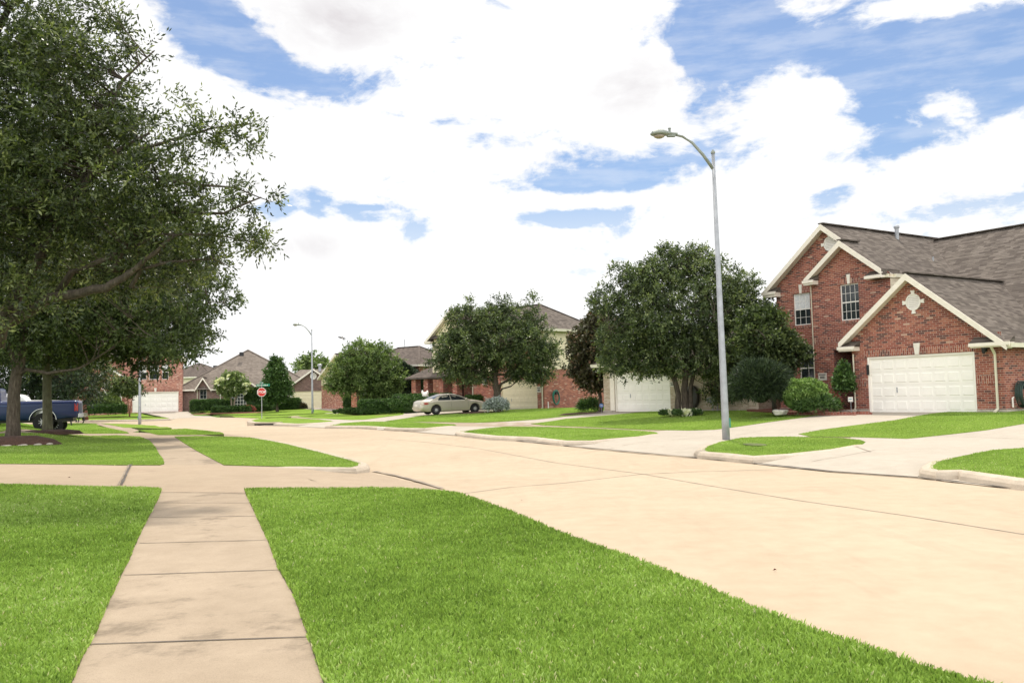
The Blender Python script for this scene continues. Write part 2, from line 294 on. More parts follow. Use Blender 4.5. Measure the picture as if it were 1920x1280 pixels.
# ------------------------------------------------------------------ mesh helpers
class MB:
    def __init__(s): s.v = []; s.f = []; s.m = []
    def add(s, vs, fs, mi=0):
        o = len(s.v); s.v += [tuple(map(float, p)) for p in vs]; s.f += [tuple(i+o for i in f) for f in fs]; s.m += [mi]*len(fs); return s
    def box(s, x0, x1, y0, y1, z0, z1, mi=0):
        return s.add([(x0,y0,z0),(x1,y0,z0),(x1,y1,z0),(x0,y1,z0),(x0,y0,z1),(x1,y0,z1),(x1,y1,z1),(x0,y1,z1)],
                     [(0,3,2,1),(4,5,6,7),(0,1,5,4),(1,2,6,5),(2,3,7,6),(3,0,4,7)], mi)
    def slab(s, pts, off, mi=0):
        n = len(pts); a = [Vector(p) for p in pts]; b = [p+Vector(off) for p in a]
        return s.add([tuple(p) for p in a+b], [tuple(range(n)), tuple(range(2*n-1, n-1, -1))]+[(i, i+n, (i+1)%n+n, (i+1)%n) for i in range(n)], mi)
    def beam(s, p, q, w, h, mi=0, upv=(0, 0, 1)):
        p, q = Vector(p), Vector(q); d = (q-p).normalized(); sdir = d.cross(Vector(upv))
        if sdir.length < 1e-4: sdir = d.cross(Vector((1, 0, 0)))
        sdir.normalize(); u = sdir.cross(d).normalized()
        c = [sdir*(-w/2)+u*(-h/2), sdir*(w/2)+u*(-h/2), sdir*(w/2)+u*(h/2), sdir*(-w/2)+u*(h/2)]
        return s.add([p+k for k in c]+[q+k for k in c], [(3,2,1,0),(4,5,6,7),(0,1,5,4),(1,2,6,5),(2,3,7,6),(3,0,4,7)], mi)
    def tube(s, pts, rad, n=8, mi=0, cap=True):
        pts = [Vector(p) for p in pts]; rad = rad if isinstance(rad, (list, tuple)) else [rad]*len(pts)
        vs = []; ref = Vector((0.31, .17, 1)).normalized() 
        for i, p in enumerate(pts):
            d = (pts[min(i+1, len(pts)-1)]-pts[max(i-1, 0)]).normalized()
            a = d.cross(Vector((1, 0, 0)) if abs(d.x) < .8 else Vector((0, 1, 0))).normalized(); b = d.cross(a)
            vs += [p+(a*cos(2*pi*k/n)+b*sin(2*pi*k/n))*rad[i] for k in range(n)]
        fs = [(i*n+k, i*n+(k+1)%n, (i+1)*n+(k+1)%n, (i+1)*n+k) for i in range(len(pts)-1) for k in range(n)]
        if cap: fs += [tuple(range(n-1, -1, -1)), tuple((len(pts)-1)*n+k for k in range(n))]
        return s.add(vs, fs, mi)
    def lathe(s, prof, axis='z', n=16, o=(0, 0, 0), mi=0):
        vs = []
        for r, h in prof:
            for k in range(n):
                a = 2*pi*k/n; c, d = r*cos(a), r*sin(a)
                vs.append({'z': (o[0]+c, o[1]+d, o[2]+h), 'y': (o[0]+c, o[1]+h, o[2]+d), 'x': (o[0]+h, o[1]+c, o[2]+d)}[axis])
        fs = [(i*n+k, i*n+(k+1)%n, (i+1)*n+(k+1)%n, (i+1)*n+k) for i in range(len(prof)-1) for k in range(n)]
        fs += [tuple(range(n-1, -1, -1)), tuple((len(prof)-1)*n+k for k in range(n))]
        return s.add(vs, fs, mi)
    def wall(s, o, a, poly, holes=(), reveal=.12, inward=None, mi=0):
        """flat wall through o along horizontal unit a; poly / holes in (u, z); reveals run along inward"""
        o = Vector(o); a = Vector(a); P3 = lambda q: o+a*q[0]+Vector((0, 0, q[1]))
        loops = [[Vector((q[0], q[1], 0)) for q in poly]]+[[Vector((q[0], q[1], 0)) for q in h] for h in holes]
        flat = [q for l in loops for q in l]
        tris = tessellate_polygon(loops)
        s.add([P3(q) for q in flat], [tuple(t) for t in tris], mi)
        if inward is not None:
            iv = Vector(inward)*reveal
            for h in holes:
                n = len(h); s.add([P3(q) for q in h]+[P3(q)+iv for q in h], [(i, (i+1)%n, (i+1)%n+n, i+n) for i in range(n)], mi)
        return s
    def build(s, name, mats, parent=None, smooth=False, recalc=True):
        me = bpy.data.meshes.new(name); me.from_pydata(s.v, [], s.f); 
        mats = mats if isinstance(mats, (list, tuple)) else [mats]
        for m_ in mats: me.materials.append(m_)
        if len(mats) > 1: me.polygons.foreach_set('material_index', s.m)
        if recalc:
            bm = bmesh.new(); bm.from_mesh(me); bmesh.ops.recalc_face_normals(bm, faces=bm.faces); bm.to_mesh(me); bm.free()
        me.validate(); me.update()
        uvl = me.uv_layers.new(name='UVMap'); 
        dat = np.zeros(len(me.loops)*2)
        co = np.zeros(len(me.vertices)*3); me.vertices.foreach_get('co', co); co = co.reshape(-1, 3)
        for p in me.polygons:
            n = p.normal
            if abs(n.z) > .995: t = np.array((1., 0, 0)); b = np.array((0, 1., 0))
            else:
                t = np.array((-n.y, n.x, 0)); t /= np.linalg.norm(t)
                if abs(t[0]) > abs(t[1]) and t[0] < 0 or abs(t[1]) >= abs(t[0]) and t[1] < 0: t = -t
                b = np.cross(np.array(n), t); b = b if b[2] >= 0 else -b
            for li in p.loop_indices:
                c = co[me.loops[li].vertex_index]; dat[2*li] = c@t; dat[2*li+1] = c@b
        uvl.data.foreach_set('uv', dat)
        if smooth: me.polygons.foreach_set('use_smooth', [True]*len(me.polygons))
        o = bpy.data.objects.new(name, me); COL.objects.link(o)
        if parent is not None: o.parent = parent
        return o
def tag(o, label=None, cat=None, group=None, kind=None):
    if label: o['label'] = label
    if cat: o['category'] = cat
    if group: o['group'] = group
    if kind: o['kind'] = kind
    return o
def thing(name, label, cat, loc=(0, 0, 0), rz=0, group=None):
    o = bpy.data.objects.new(name, None); COL.objects.link(o); o.location = loc; o.rotation_euler = (0, 0, rz); o.empty_display_size = .3
    return tag(o, label, cat, group)
def npmesh(name, V, F, mat_, parent=None, tint=None, smooth=False):
    V = np.asarray(V, np.float32); F = np.asarray(F, np.int32); k = F.shape[1]
    me = bpy.data.meshes.new(name); me.vertices.add(len(V)); me.vertices.foreach_set('co', V.ravel())
    me.loops.add(F.size); me.loops.foreach_set('vertex_index', F.ravel()); me.polygons.add(len(F))
    me.polygons.foreach_set('loop_start', np.arange(0, F.size, k, dtype=np.int32)); me.polygons.foreach_set('loop_total', np.full(len(F), k, np.int32))
    me.update(calc_edges=True); me.materials.append(mat_)
    if tint is not None:
        at = me.attributes.new('tint', 'FLOAT', 'POINT'); at.data.foreach_set('value', np.asarray(tint, np.float32))
    if smooth: me.polygons.foreach_set('use_smooth', np.ones(len(F), bool))
    o = bpy.data.objects.new(name, me); COL.objects.link(o)
    if parent is not None: o.parent = parent
    return o
# ------------------------------------------------------------------ ground: street, kerbs, walks, drives, lawns
def grd(pts, z=0): return [atZ(px, py, z)[:2] for px, py in pts]
EL = grd([(1870, 1284), (1560, 1190), (1300, 1087), (1060, 1000), (960, 957), (870, 927), (780, 905), (697, 886), (672, 868), (600, 848), (540, 833), (505, 825), (471, 820), (421, 814), (324, 803.5), (240, 795), (150, 793.5), (0, 793.5), (-300, 797)], .06)
ER = grd([(485, 797), (530, 798), (600, 801.5), (720, 804), (860, 816), (1060, 835.5), (1300, 857), (1560, 884), (1720, 895), (1920, 918)], 0)
dv = np.array(ER[-1])-np.array(ER[-3]); dv /= np.linalg.norm(dv)
EL = [np.array(EL[0])+dv*14]+EL; ER = ER+[np.array(ER[-1])+dv*22]
EF = grd([(-300, 793), (0, 790.5), (150, 790), (270, 788.5), (320, 786.5), (335, 783.5), (415, 782.3), (450, 782.6), (500, 782), (560, 780.5)], 0)
EN = grd([(560, 784), (522, 783.8), (494, 785.5), (475, 788.5), (466, 791), (476, 795)], 0)
STREET = [tuple(p) for p in EL]+[tuple(p) for p in EF]+[tuple(p) for p in EN]+[tuple(p) for p in ER]
def _segs(pl): a = np.array(pl); return a[:-1], a[1:]
def _dist(x, y, pl):
    A, B = _segs(pl); best = np.full(x.shape, 1e9)
    for a, b in zip(A, B):
        d = b-a; L = d@d; t = np.clip(((x-a[0])*d[0]+(y-a[1])*d[1])/L, 0, 1)
        best = np.minimum(best, np.hypot(x-a[0]-t*d[0], y-a[1]-t*d[1]))
    return best
def _inside(x, y, poly):
    r = np.zeros(x.shape, bool); n = len(poly)
    for i in range(n):
        (x1, y1), (x2, y2) = poly[i], poly[(i+1) % n]
        c = ((y1 > y) != (y2 > y)); xx = (x2-x1)*(y-y1)/((y2-y1) if y2 != y1 else 1e-9)+x1
        r ^= c & (x < xx)
    return r
def sst(v): v = np.clip(v, 0, 1); return v*v*(3-2*v)
def heights(x, y):
    x = np.asarray(x, float); y = np.asarray(y, float)
    dl = _dist(x, y, EL); dr = np.minimum(_dist(x, y, ER), _dist(x, y, EN)); df = _dist(x, y, EF)
    ins = _inside(x, y, STREET)
    rl = (.13+.37*sst((y-31)/7))*sst((dl-5.0)/3.8); rr = .47*sst((dr-4.6)/(12+4*sst((y-50)/14))); rf = .40*sst((df-3)/12.0)
    d = np.minimum(np.minimum(dl, dr), df)
    left = (dl <= dr) & (dl <= df); right = (dr < dl) & (dr <= df)
    rise = np.where(left, rl, np.where(right, rr, rf))
    # blend so neighbouring zones meet without a step
    rise = np.where(ins, 0, rise)
    hc = np.where(ins, 0, .13*sst(d/1.5)); hw = np.where(ins, 0, .13)
    return hc+rise, hw+rise, d
def H(x, y, kind=0):
    a = heights(np.array([x]), np.array([y])); return float(a[kind][0])
def hit(px, py, extra=.0, kind=1):
    z = .15
    for _ in range(12):
        p = atZ(px, py, z); z = .5*z+.5*(H(p[0], p[1], kind)+extra)
    return p[0], p[1], z
def surface(name, poly, mats, kind, off, step=.8, skirt=0, k='structure', label=None, cat=None, wob=0):
    poly = [tuple(map(float, p[:2])) for p in poly]
    # resample the border
    bp = []
    for i in range(len(poly)):
        a, b = np.array(poly[i]), np.array(poly[(i+1) % len(poly)]); L = np.linalg.norm(b-a); dist = max(3, np.linalg.norm((a+b)/2))
        st = min(max(step*.6, dist*.012), 6); n = max(1, int(L/st))
        for j in range(n): bp.append(a+(b-a)*j/n)
    bp = np.array(bp)
    if wob: bp = bp+RNG.normal(0, wob, bp.shape)
    x0, y0 = bp.min(0); x1, y1 = bp.max(0)
    st = max(step, (x1-x0+y1-y0)/160)
    gx, gy = np.meshgrid(np.arange(x0+.37*st, x1, st), np.arange(y0+.41*st, y1, st)); gx = gx.ravel(); gy = gy.ravel()
    gx = gx+RNG.uniform(-.1, .1, gx.shape)*st
    ok = _inside(gx, gy, [tuple(p) for p in bp]); gx, gy = gx[ok], gy[ok]
    far = _dist(gx, gy, list(bp)+[bp[0]]) > st*.35; gx, gy = gx[far], gy[far]
    pts = [Vector(p) for p in bp]+[Vector(p) for p in zip(gx, gy)]
    nb = len(bp)
    V, _, Fc, *_r = delaunay_2d_cdt(pts, [(i, (i+1) % nb) for i in range(nb)], [tuple(range(nb))], 1, 1e-5)
    V = np.array([tuple(v) for v in V]); zz = heights(V[:, 0], V[:, 1])[kind]+off
    vs = [(a, b, c) for (a, b), c in zip(V, zz)]; fs = [tuple(f) for f in Fc]
    mb = MB(); mb.add(vs, fs)
    if skirt:
        cnt = {}
        for f in fs:
            for i in range(len(f)):
                e = (f[i], f[(i+1) % len(f)]); cnt[tuple(sorted(e))] = cnt.get(tuple(sorted(e)), [])+[e]
        for es in cnt.values():
            if len(es) == 1:
                a, b = es[0]; va, vb = vs[a], vs[b]
                mb.add([va, vb, (vb[0], vb[1], vb[2]-skirt), (va[0], va[1], va[2]-skirt)], [(0, 1, 2, 3)], 1 if isinstance(mats, (list, tuple)) else 0)
    o = mb.build(name, mats, recalc=False)
    tag(o, label, cat, None, k); return o
def W2(pts, extra=0, kind=1): return [hit(px, py, extra, kind)[:2] for px, py in pts]

# base sheet to the horizon
gx = np.concatenate([[-1500, -700, -300, -160], np.arange(-110, 111, 2.5), [160, 300, 700, 1500]]); gy = np.concatenate([[-300, -100, -40], np.arange(-20, 131, 2.5), [170, 300, 700, 2000]])
GX, GY = np.meshgrid(gx, gy); hz = heights(GX.ravel(), GY.ravel())[0]-.12
nx = len(gx); Fg = [(j*nx+i, j*nx+i+1, (j+1)*nx+i+1, (j+1)*nx+i) for j in range(len(gy)-1) for i in range(nx-1)]
g = npmesh('ground', np.c_[GX.ravel(), GY.ravel(), hz], Fg, M_ground); tag(g, kind='structure')
# keep the sheet under the street even where a coarse cell straddles the kerb
surface('street', STREET, M_road, 0, 0.0, 1.5)

def band(pl, wid, sgn):
    q = np.array(pl); o = []
    for i in range(len(q)):
        t = q[min(i+1, len(q)-1)]-q[max(i-1, 0)]; t /= np.linalg.norm(t); o.append(q[i]+np.array([t[1], -t[0]])*wid*sgn)
    return [tuple(p) for p in q]+[tuple(p) for p in o[::-1]]
surface('kerb_apron', band(ER[1:], 2.6, -1), M_drive, 0, .001, .7)
surface('kerb_apron', band([EL[i] for i in range(5, 13)], 1.6, -1), M_driven, 0, .001, .7)
DR = {  # driveways, each widened a little below the lawns
 'near': ([(-500, 862), (0, 866), (308, 868), (425, 868), (560, 873), (690, 878), (697, 886), (780, 905), (870, 927), (850, 934), (459, 925), (303, 922), (0, 914), (-500, 908)], M_driven),
 'a': ([(1060, 835), (1115, 820), (1240, 808), (1300, 800), (1340, 798), (1440, 786), (1500, 776), (1560, 769), (1838, 768), (1880, 772), (1745, 784), (1600, 806), (1500, 820), (1395, 828), (1330, 845), (1300, 857)], M_drive),
 'b': ([(1400, 866), (1480, 845), (1590, 826), (1600, 816), (1700, 814), (1850, 796), (1920, 784), (2300, 752), (2500, 780), (1960, 846), (1780, 864), (1735, 884), (1720, 895), (1560, 884)], M_drive),
 'c': ([(726, 804.5), (800, 800), (840, 795), (830, 788), (895, 788), (1004, 782), (1095, 773), (1150, 768), (1257, 766), (1060, 790), (1003, 796), (950, 800), (875, 811), (860, 816)], M_drive),
 'd': ([(545, 799), (560, 792), (610, 788), (590, 783), (659, 785), (757, 774), (790, 769), (912, 768), (938, 765.5), (1010, 765.5), (842, 780), (736, 790), (690, 791), (640, 799), (612, 802)], M_drive),
 'e': ([(596, 771), (580, 764.5), (622, 764.5), (660, 766), (655, 777), (630, 776)], M_drive),
 'f': ([(240, 770), (345, 770), (365, 774.5), (415, 782.5), (335, 783.7), (322, 786), (300, 780), (240, 773)], M_drive),
 'g': ([(-300, 806), (0, 807), (150, 810), (246, 810), (300, 813), (421, 813.5), (471, 820), (327, 819.5), (262, 820), (0, 814), (-300, 811)], M_driven)}
for i, (k, (pl, mt)) in enumerate(DR.items()):
    surface('driveway', W2(pl, kind=0), mt, 0, .006+.004*(i % 3), .9)
SW = [[(100, 1300), (640, 1300), (612, 1200), (560, 1090), (500, 970), (480, 918), (290, 918), (270, 960), (210, 1060), (150, 1190)],
      [(295, 871), (430, 872), (400, 856), (350, 826), (330, 816), (255, 816), (285, 832), (298, 850)],
      [(240, 812), (262, 807), (235, 799), (200, 793), (150, 791.5), (140, 794), (186, 797), (215, 805)],
      [(756, 788), (860, 789), (1000, 792), (1240, 803), (1340, 802), (1330, 812), (1235, 813), (1000, 800), (855, 799), (750, 793)],
      [(1470, 812), (1600, 816), (1600, 828), (1450, 824)],
      [(548, 781), (600, 784), (700, 786), (690, 792), (590, 789), (545, 785)]]
w0 = W2(SW[0]); dback = np.array(w0[0])-np.array(w0[-1]); dback /= np.linalg.norm(dback)
w0 = [tuple(np.array(w0[0])+dback*14), tuple(np.array(w0[1])+dback*14)]+w0[1:]+[w0[0]]
surface('sidewalk', w0, M_walk, 1, .004, .8)
for pl in SW[1:]: surface('sidewalk', W2(pl), M_walk, 1, .007, .8)

back_l = np.array(W2([(128, 1290)])[0]); back_r = np.array(W2([(612, 1290)])[0])
LAWN = {
 'foreground_right': ([(612, 1290), (580, 1195), (550, 1110), (523, 1065), (500, 1005), (478, 960), (460, 922), (459, 915.5), (600, 915), (700, 914), (790, 917), (850, 922), (870, 927), (960, 958), (1060, 1001), (1200, 1050), (1300, 1088), (1420, 1140), (1560, 1191), (1700, 1237), (1880, 1290)], .02),
 'foreground_left': ([(-500, 902), (0, 907), (100, 910), (200, 912), (296, 914), (303, 917), (296, 934), (262, 1000), (240, 1050), (215, 1100), (180, 1180), (160, 1215), (128, 1290)], .02),
 'mid_left': ([(-400, 862), (0, 868.5), (150, 869.5), (300, 871), (308, 869), (306, 860), (298, 850), (292, 838), (280, 825), (262, 818), (220, 815.5), (150, 815), (100, 814), (0, 812), (-300, 808)], .02),
 'mid_verge': ([(327, 818), (345, 830), (370, 845), (395, 858), (420, 871), (500, 873), (600, 876), (660, 876.5), (676, 873), (676, 868), (660, 862), (600, 846.5), (540, 832), (505, 825), (471, 820), (430, 818), (370, 817)], .02),
 'far_verge': ([(260, 806), (324, 804), (380, 806), (417, 811), (420, 813), (400, 814), (350, 815), (297, 815), (280, 811)], .02),
 'far_verge2': ([(190, 793.5), (240, 794.5), (290, 797), (322, 802), (300, 803), (232, 801), (212, 797)], .02),
 'truck_yard': ([(-300, 794), (0, 796), (60, 797), (140, 792.5), (180, 794), (187, 799), (205, 802), (238, 809), (242, 812), (150, 812), (0, 809), (-300, 806)], .02),
 'lamp_island': ([(1316, 843), (1326, 836), (1350, 828), (1390, 820), (1430, 818.5), (1480, 818), (1573, 820), (1613, 824), (1623, 828), (1618, 832), (1563, 842), (1480, 851), (1413, 855), (1363, 853), (1323, 847)], .02),
 'right_island': ([(1742, 873), (1752, 865), (1800, 855), (1860, 843), (1920, 839), (2100, 836), (2300, 850), (2300, 930), (2100, 917), (1920, 898), (1800, 889), (1760, 884), (1744, 879)], .02),
 'right_yard': ([(1497, 813), (1540, 805), (1600, 797), (1680, 787), (1745, 775), (1830, 768), (1920, 764), (2200, 756), (2300, 757), (2050, 781), (1920, 794), (1850, 806), (1770, 815), (1700, 822), (1600, 819), (1520, 818)], .02),
 'oak_yard': ([(995, 794), (1060, 785), (1150, 777), (1255, 768), (1385, 762), (1470, 764), (1565, 771), (1558, 775), (1500, 783), (1440, 791), (1400, 797), (1340, 805), (1290, 806.5), (1200, 805), (1100, 800), (1020, 797)], .02),
 'oak_verge': ([(860, 811), (875, 807), (910, 802.5), (950, 799), (1030, 800), (1120, 803), (1200, 807), (1230, 810), (1234, 812.5), (1200, 818), (1150, 822), (1110, 826), (1060, 827), (1000, 824), (930, 819), (870, 815)], .02),
 'middle_yard': ([(722, 789), (786, 779.5), (842, 776), (910, 771), (950, 768), (1005, 765.5), (1130, 763), (1120, 771), (1096, 776), (1004, 786), (895, 792), (829, 791), (742, 790)], .02),
 'middle_verge': ([(616, 799), (640, 793), (681, 790), (756, 790), (851, 795), (856, 797), (796, 802.5), (747, 804), (720, 805), (681, 802.5), (644, 801)], .02),
 'far_yard': ([(559, 781), (634, 775), (653, 766), (715, 764), (760, 768), (756, 777), (681, 786.5), (659, 787), (587, 784)], .02),
 'stop_island': ([(469, 789), (480, 785.5), (494, 784), (522, 782.5), (548, 783), (590, 785.5), (620, 788), (625, 790), (600, 792), (560, 794), (530, 794), (500, 791.5), (478, 791)], .02),
 'grey_verge': ([(412, 781.3), (440, 778.7), (520, 778.2), (600, 775.8), (633, 773.5), (600, 778), (585, 780), (548, 781), (500, 782), (450, 782.3)], .02),
 'grey_yard': ([(343, 771), (380, 766), (430, 766), (550, 765), (577, 767), (600, 769.5), (634, 772.7), (600, 774.8), (520, 777), (440, 777.4), (400, 777), (365, 773)], .02),
 'left_house_yard': ([(-200, 768), (145, 769), (230, 769.5), (240, 773), (290, 778), (302, 781), (150, 782), (-200, 783)], .02),
 'left_house_verge': ([(-200, 784), (150, 783), (305, 782), (319, 785.5), (316, 787.3), (270, 788.5), (150, 790), (60, 790.6), (-200, 792)], .02)}
LW = {}
for k, (pl, ex) in LAWN.items():
    wp = W2(pl, ex)
    if k == 'foreground_right': 
        d1 = np.array(EL[1])-np.array(EL[3]); d1 /= np.linalg.norm(d1)
        wp = wp+[tuple(np.array(wp[-1])+d1*12), tuple(np.array(w0[1])+np.array([.02, 0]))]
    if k == 'foreground_left': wp = wp+[tuple(np.array(w0[0])), tuple(np.array(w0[0])+np.array([-12, 4]))]
    LW[k] = wp
    tag(surface('lawn', wp, [M_lawn, M_soil], 1, ex, 1.0, skirt=.17), kind='structure')

# kerbs: rounded concrete nosings swept along the lawn edges that face the street
def kerb(pl, w=.17, name='kerb', hs=1.0):
    pts = [np.array(hit(px, py, .02)[:2]) for px, py in pl]; q = []
    for a, b in zip(pts[:-1], pts[1:]):
        n = max(1, int(np.linalg.norm(b-a)/.25)); q += [a+(b-a)*i/n for i in range(n)]
    q.append(pts[-1]); q = np.array(q)
    mb = MB(); vs = []; prof = [(-.06, -.12), (-.06, .145), (.05, .15), (w*.72, .135), (w, .08), (w+.03, -.02)]
    for i, p in enumerate(q):
        t = q[min(i+1, len(q)-1)]-q[max(i-1, 0)]; t /= np.linalg.norm(t)+1e-9; n = np.array([t[1], -t[0]])
        e = min(1, min(i, len(q)-1-i)/2.0+.25)
        zt = max(0, H(p[0]-n[0]*.3, p[1]-n[1]*.3, 1)-.13)
        for u, h in prof: vs.append((p[0]+n[0]*u, p[1]+n[1]*u, zt+(h if h < 0 else hs*(h*(.8+.2*e)+.012*(u < .1)))))
    k = len(prof); fs = [(i*k+j, (i+1)*k+j, (i+1)*k+j+1, i*k+j+1) for i in range(len(q)-1) for j in range(k-1)]
    fs += [tuple(range(k)), tuple((len(q)-1)*k+j for j in range(k-1, -1, -1))]
    mb.add(vs, fs); o = mb.build(name, M_kerb, smooth=False); tag(o, kind='structure'); return o
kerb([(1345, 829), (1323, 836), (1316, 843), (1323, 847), (1363, 853), (1413, 855), (1480, 851), (1563, 842), (1618, 832)], .19)
kerb([(1790, 857), (1752, 865), (1742, 873), (1744, 879), (1760, 884), (1800, 889), (1920, 898), (2100, 917), (2300, 930)], .16)
kerb([(885, 805), (866, 809), (860, 812), (870, 815), (930, 819), (1000, 824), (1060, 827), (1110, 826), (1150, 822), (1200, 818), (1234, 812.5)], .19)
kerb([(640, 794), (616, 799), (644, 801), (681, 802.5), (720, 805), (747, 804), (796, 802.5), (850, 797.5)], .19)
kerb([(478, 786), (469, 789), (478, 791), (500, 791.5), (530, 794), (560, 794), (600, 792), (624, 790)], .22)
kerb([(520, 874), (600, 876), (660, 876.5), (676, 873), (678, 868), (660, 862), (600, 846.5), (540, 832), (505, 825), (471, 820)], .17)
kerb([(1880, 1290), (1700, 1237), (1560, 1191), (1420, 1140), (1300, 1088), (1200, 1050), (1060, 1001), (960, 958), (870, 927), (820, 920)][::-1], .15, hs=.72)
kerb([(-200, 792.3), (60, 790.8), (150, 790.2), (270, 788.8), (316, 787.4), (319, 785.5)], .2)

# joints and tar lines
def strip(pl, w, m_, kind=0, off=.022, extra=0, name='expansion_joint', wv=0):
    pts = [np.array(hit(px, py, extra, kind)[:2]) for px, py in pl]; q = []
    for a, b in zip(pts[:-1], pts[1:]):
        n = max(1, int(np.linalg.norm(b-a)/.25)); q += [a+(b-a)*i/n for i in range(n)]
    q.append(pts[-1]); q = np.array(q)
    q = q+np.cumsum(RNG.normal(0, .002, q.shape), 0)*.6
    vs = []
    for i, p in enumerate(q):
        t = q[min(i+1, len(q)-1)]-q[max(i-1, 0)]; t /= np.linalg.norm(t)+1e-9; n = np.array([t[1], -t[0]])*w/2*(1+RNG.uniform(-.35, .35))
        vs += [(p+n), (p-n)]
    vs = np.array(vs); z = heights(vs[:, 0], vs[:, 1])[kind]+off
    o = npmesh(name, np.c_[vs, z], [(2*i, 2*i+1, 2*i+3, 2*i+2) for i in range(len(q)-1)], m_); tag(o, kind='structure'); return o
strip([(868, 925), (960, 913), (1060, 905), (1200, 889), (1300, 884), (1460, 880), (1500, 878)], .03, M_tar2, 0, .004)
strip([(720, 822), (800, 829), (900, 841), (1040, 867), (1210, 889), (1330, 910), (1500, 938), (1700, 966), (1920, 1001), (2200, 1050)], .03, M_tar2, 0, .004)
strip([(480, 797.5), (600, 801.8), (700, 804), (735, 806.5), (858, 817), (900, 820), (1060, 836), (1115, 842), (1200, 850), (1300, 858), (1400, 868), (1480, 876), (1560, 885), (1720, 896), (1920, 919)], .10, M_tar, 0, .024)
strip([(700, 884), (745, 893), (790, 905), (830, 917)], .09, M_tar2, 0, .024)
strip([(246, 871), (226, 910)], .05, M_tar, 0, .022); strip([(242, 871), (222, 910)], .02, M_tar2, 0, .022)
strip([(135, 889), (235, 890)], .02, M_tar2, 0, .022)
strip([(1085, 850), (1160, 838), (1260, 826), (1340, 818)], .02, M_tar2, 0, .022); strip([(1380, 816), (1440, 806), (1560, 809)], .02, M_tar2, 0, .022)
strip([(1500, 872), (1580, 856), (1640, 845)], .02, M_tar2, 0, .022); strip([(1605, 838), (1632, 848)], .03, M_tar2, 0, .022); strip([(1745, 818), (1920, 824)], .02, M_tar2, 0, .022)
for a, b in [((165, 1209), (578, 1195)), ((232, 1079), (525, 1069)), ((262, 1019), (502, 1013)), ((282, 970), (480, 968)), ((292, 943), (468, 943)), ((302, 923.5), (462, 924)), ((300, 853), (388, 853)), ((296, 846), (372, 846))]:
    strip([a, b], .016, M_tar, 1, .009 if a[1] > 900 else .012)
# dead spot in the lamp island, address block on the kerb, storm inlet
cx, cy, cz = hit(1415, 833, .03)
mb = MB(); mb.lathe([(.34, 0), (.30, -.10), (.02, -.12)], 'z', 14, (0, 0, 0)); o = mb.build('turf_hole', M_soil); o.location = (cx, cy, cz+.008); o.scale = (.8, 1.7, .6); tag(o, kind='structure')

a = hit(716, 806); mb = MB(); mb.box(-.28, .28, -.03, .03, 0, .13); o = mb.build('painted_kerb_block', M_white); o.location = (a[0]+.02, a[1]-.30, .02); o.rotation_euler = (0, 0, -radians(42)); tag(o, 'white painted address block on the far kerb', 'kerb marking')
a = atZ(495, 796.6, .03); mb = MB(); mb.box(-1.1, 1.1, -.1, .25, 0, .20, 0); mb.box(-.62, .62, -.108, .0, .03, .12, 1); o = mb.build('storm_drain_inlet', [M_kerb, M_dark]); o.location = (a[0], a[1]+.1, .0); o.rotation_euler = (0, 0, radians(-6)); tag(o, 'dark storm drain slot in the kerb below the stop sign', 'drain')

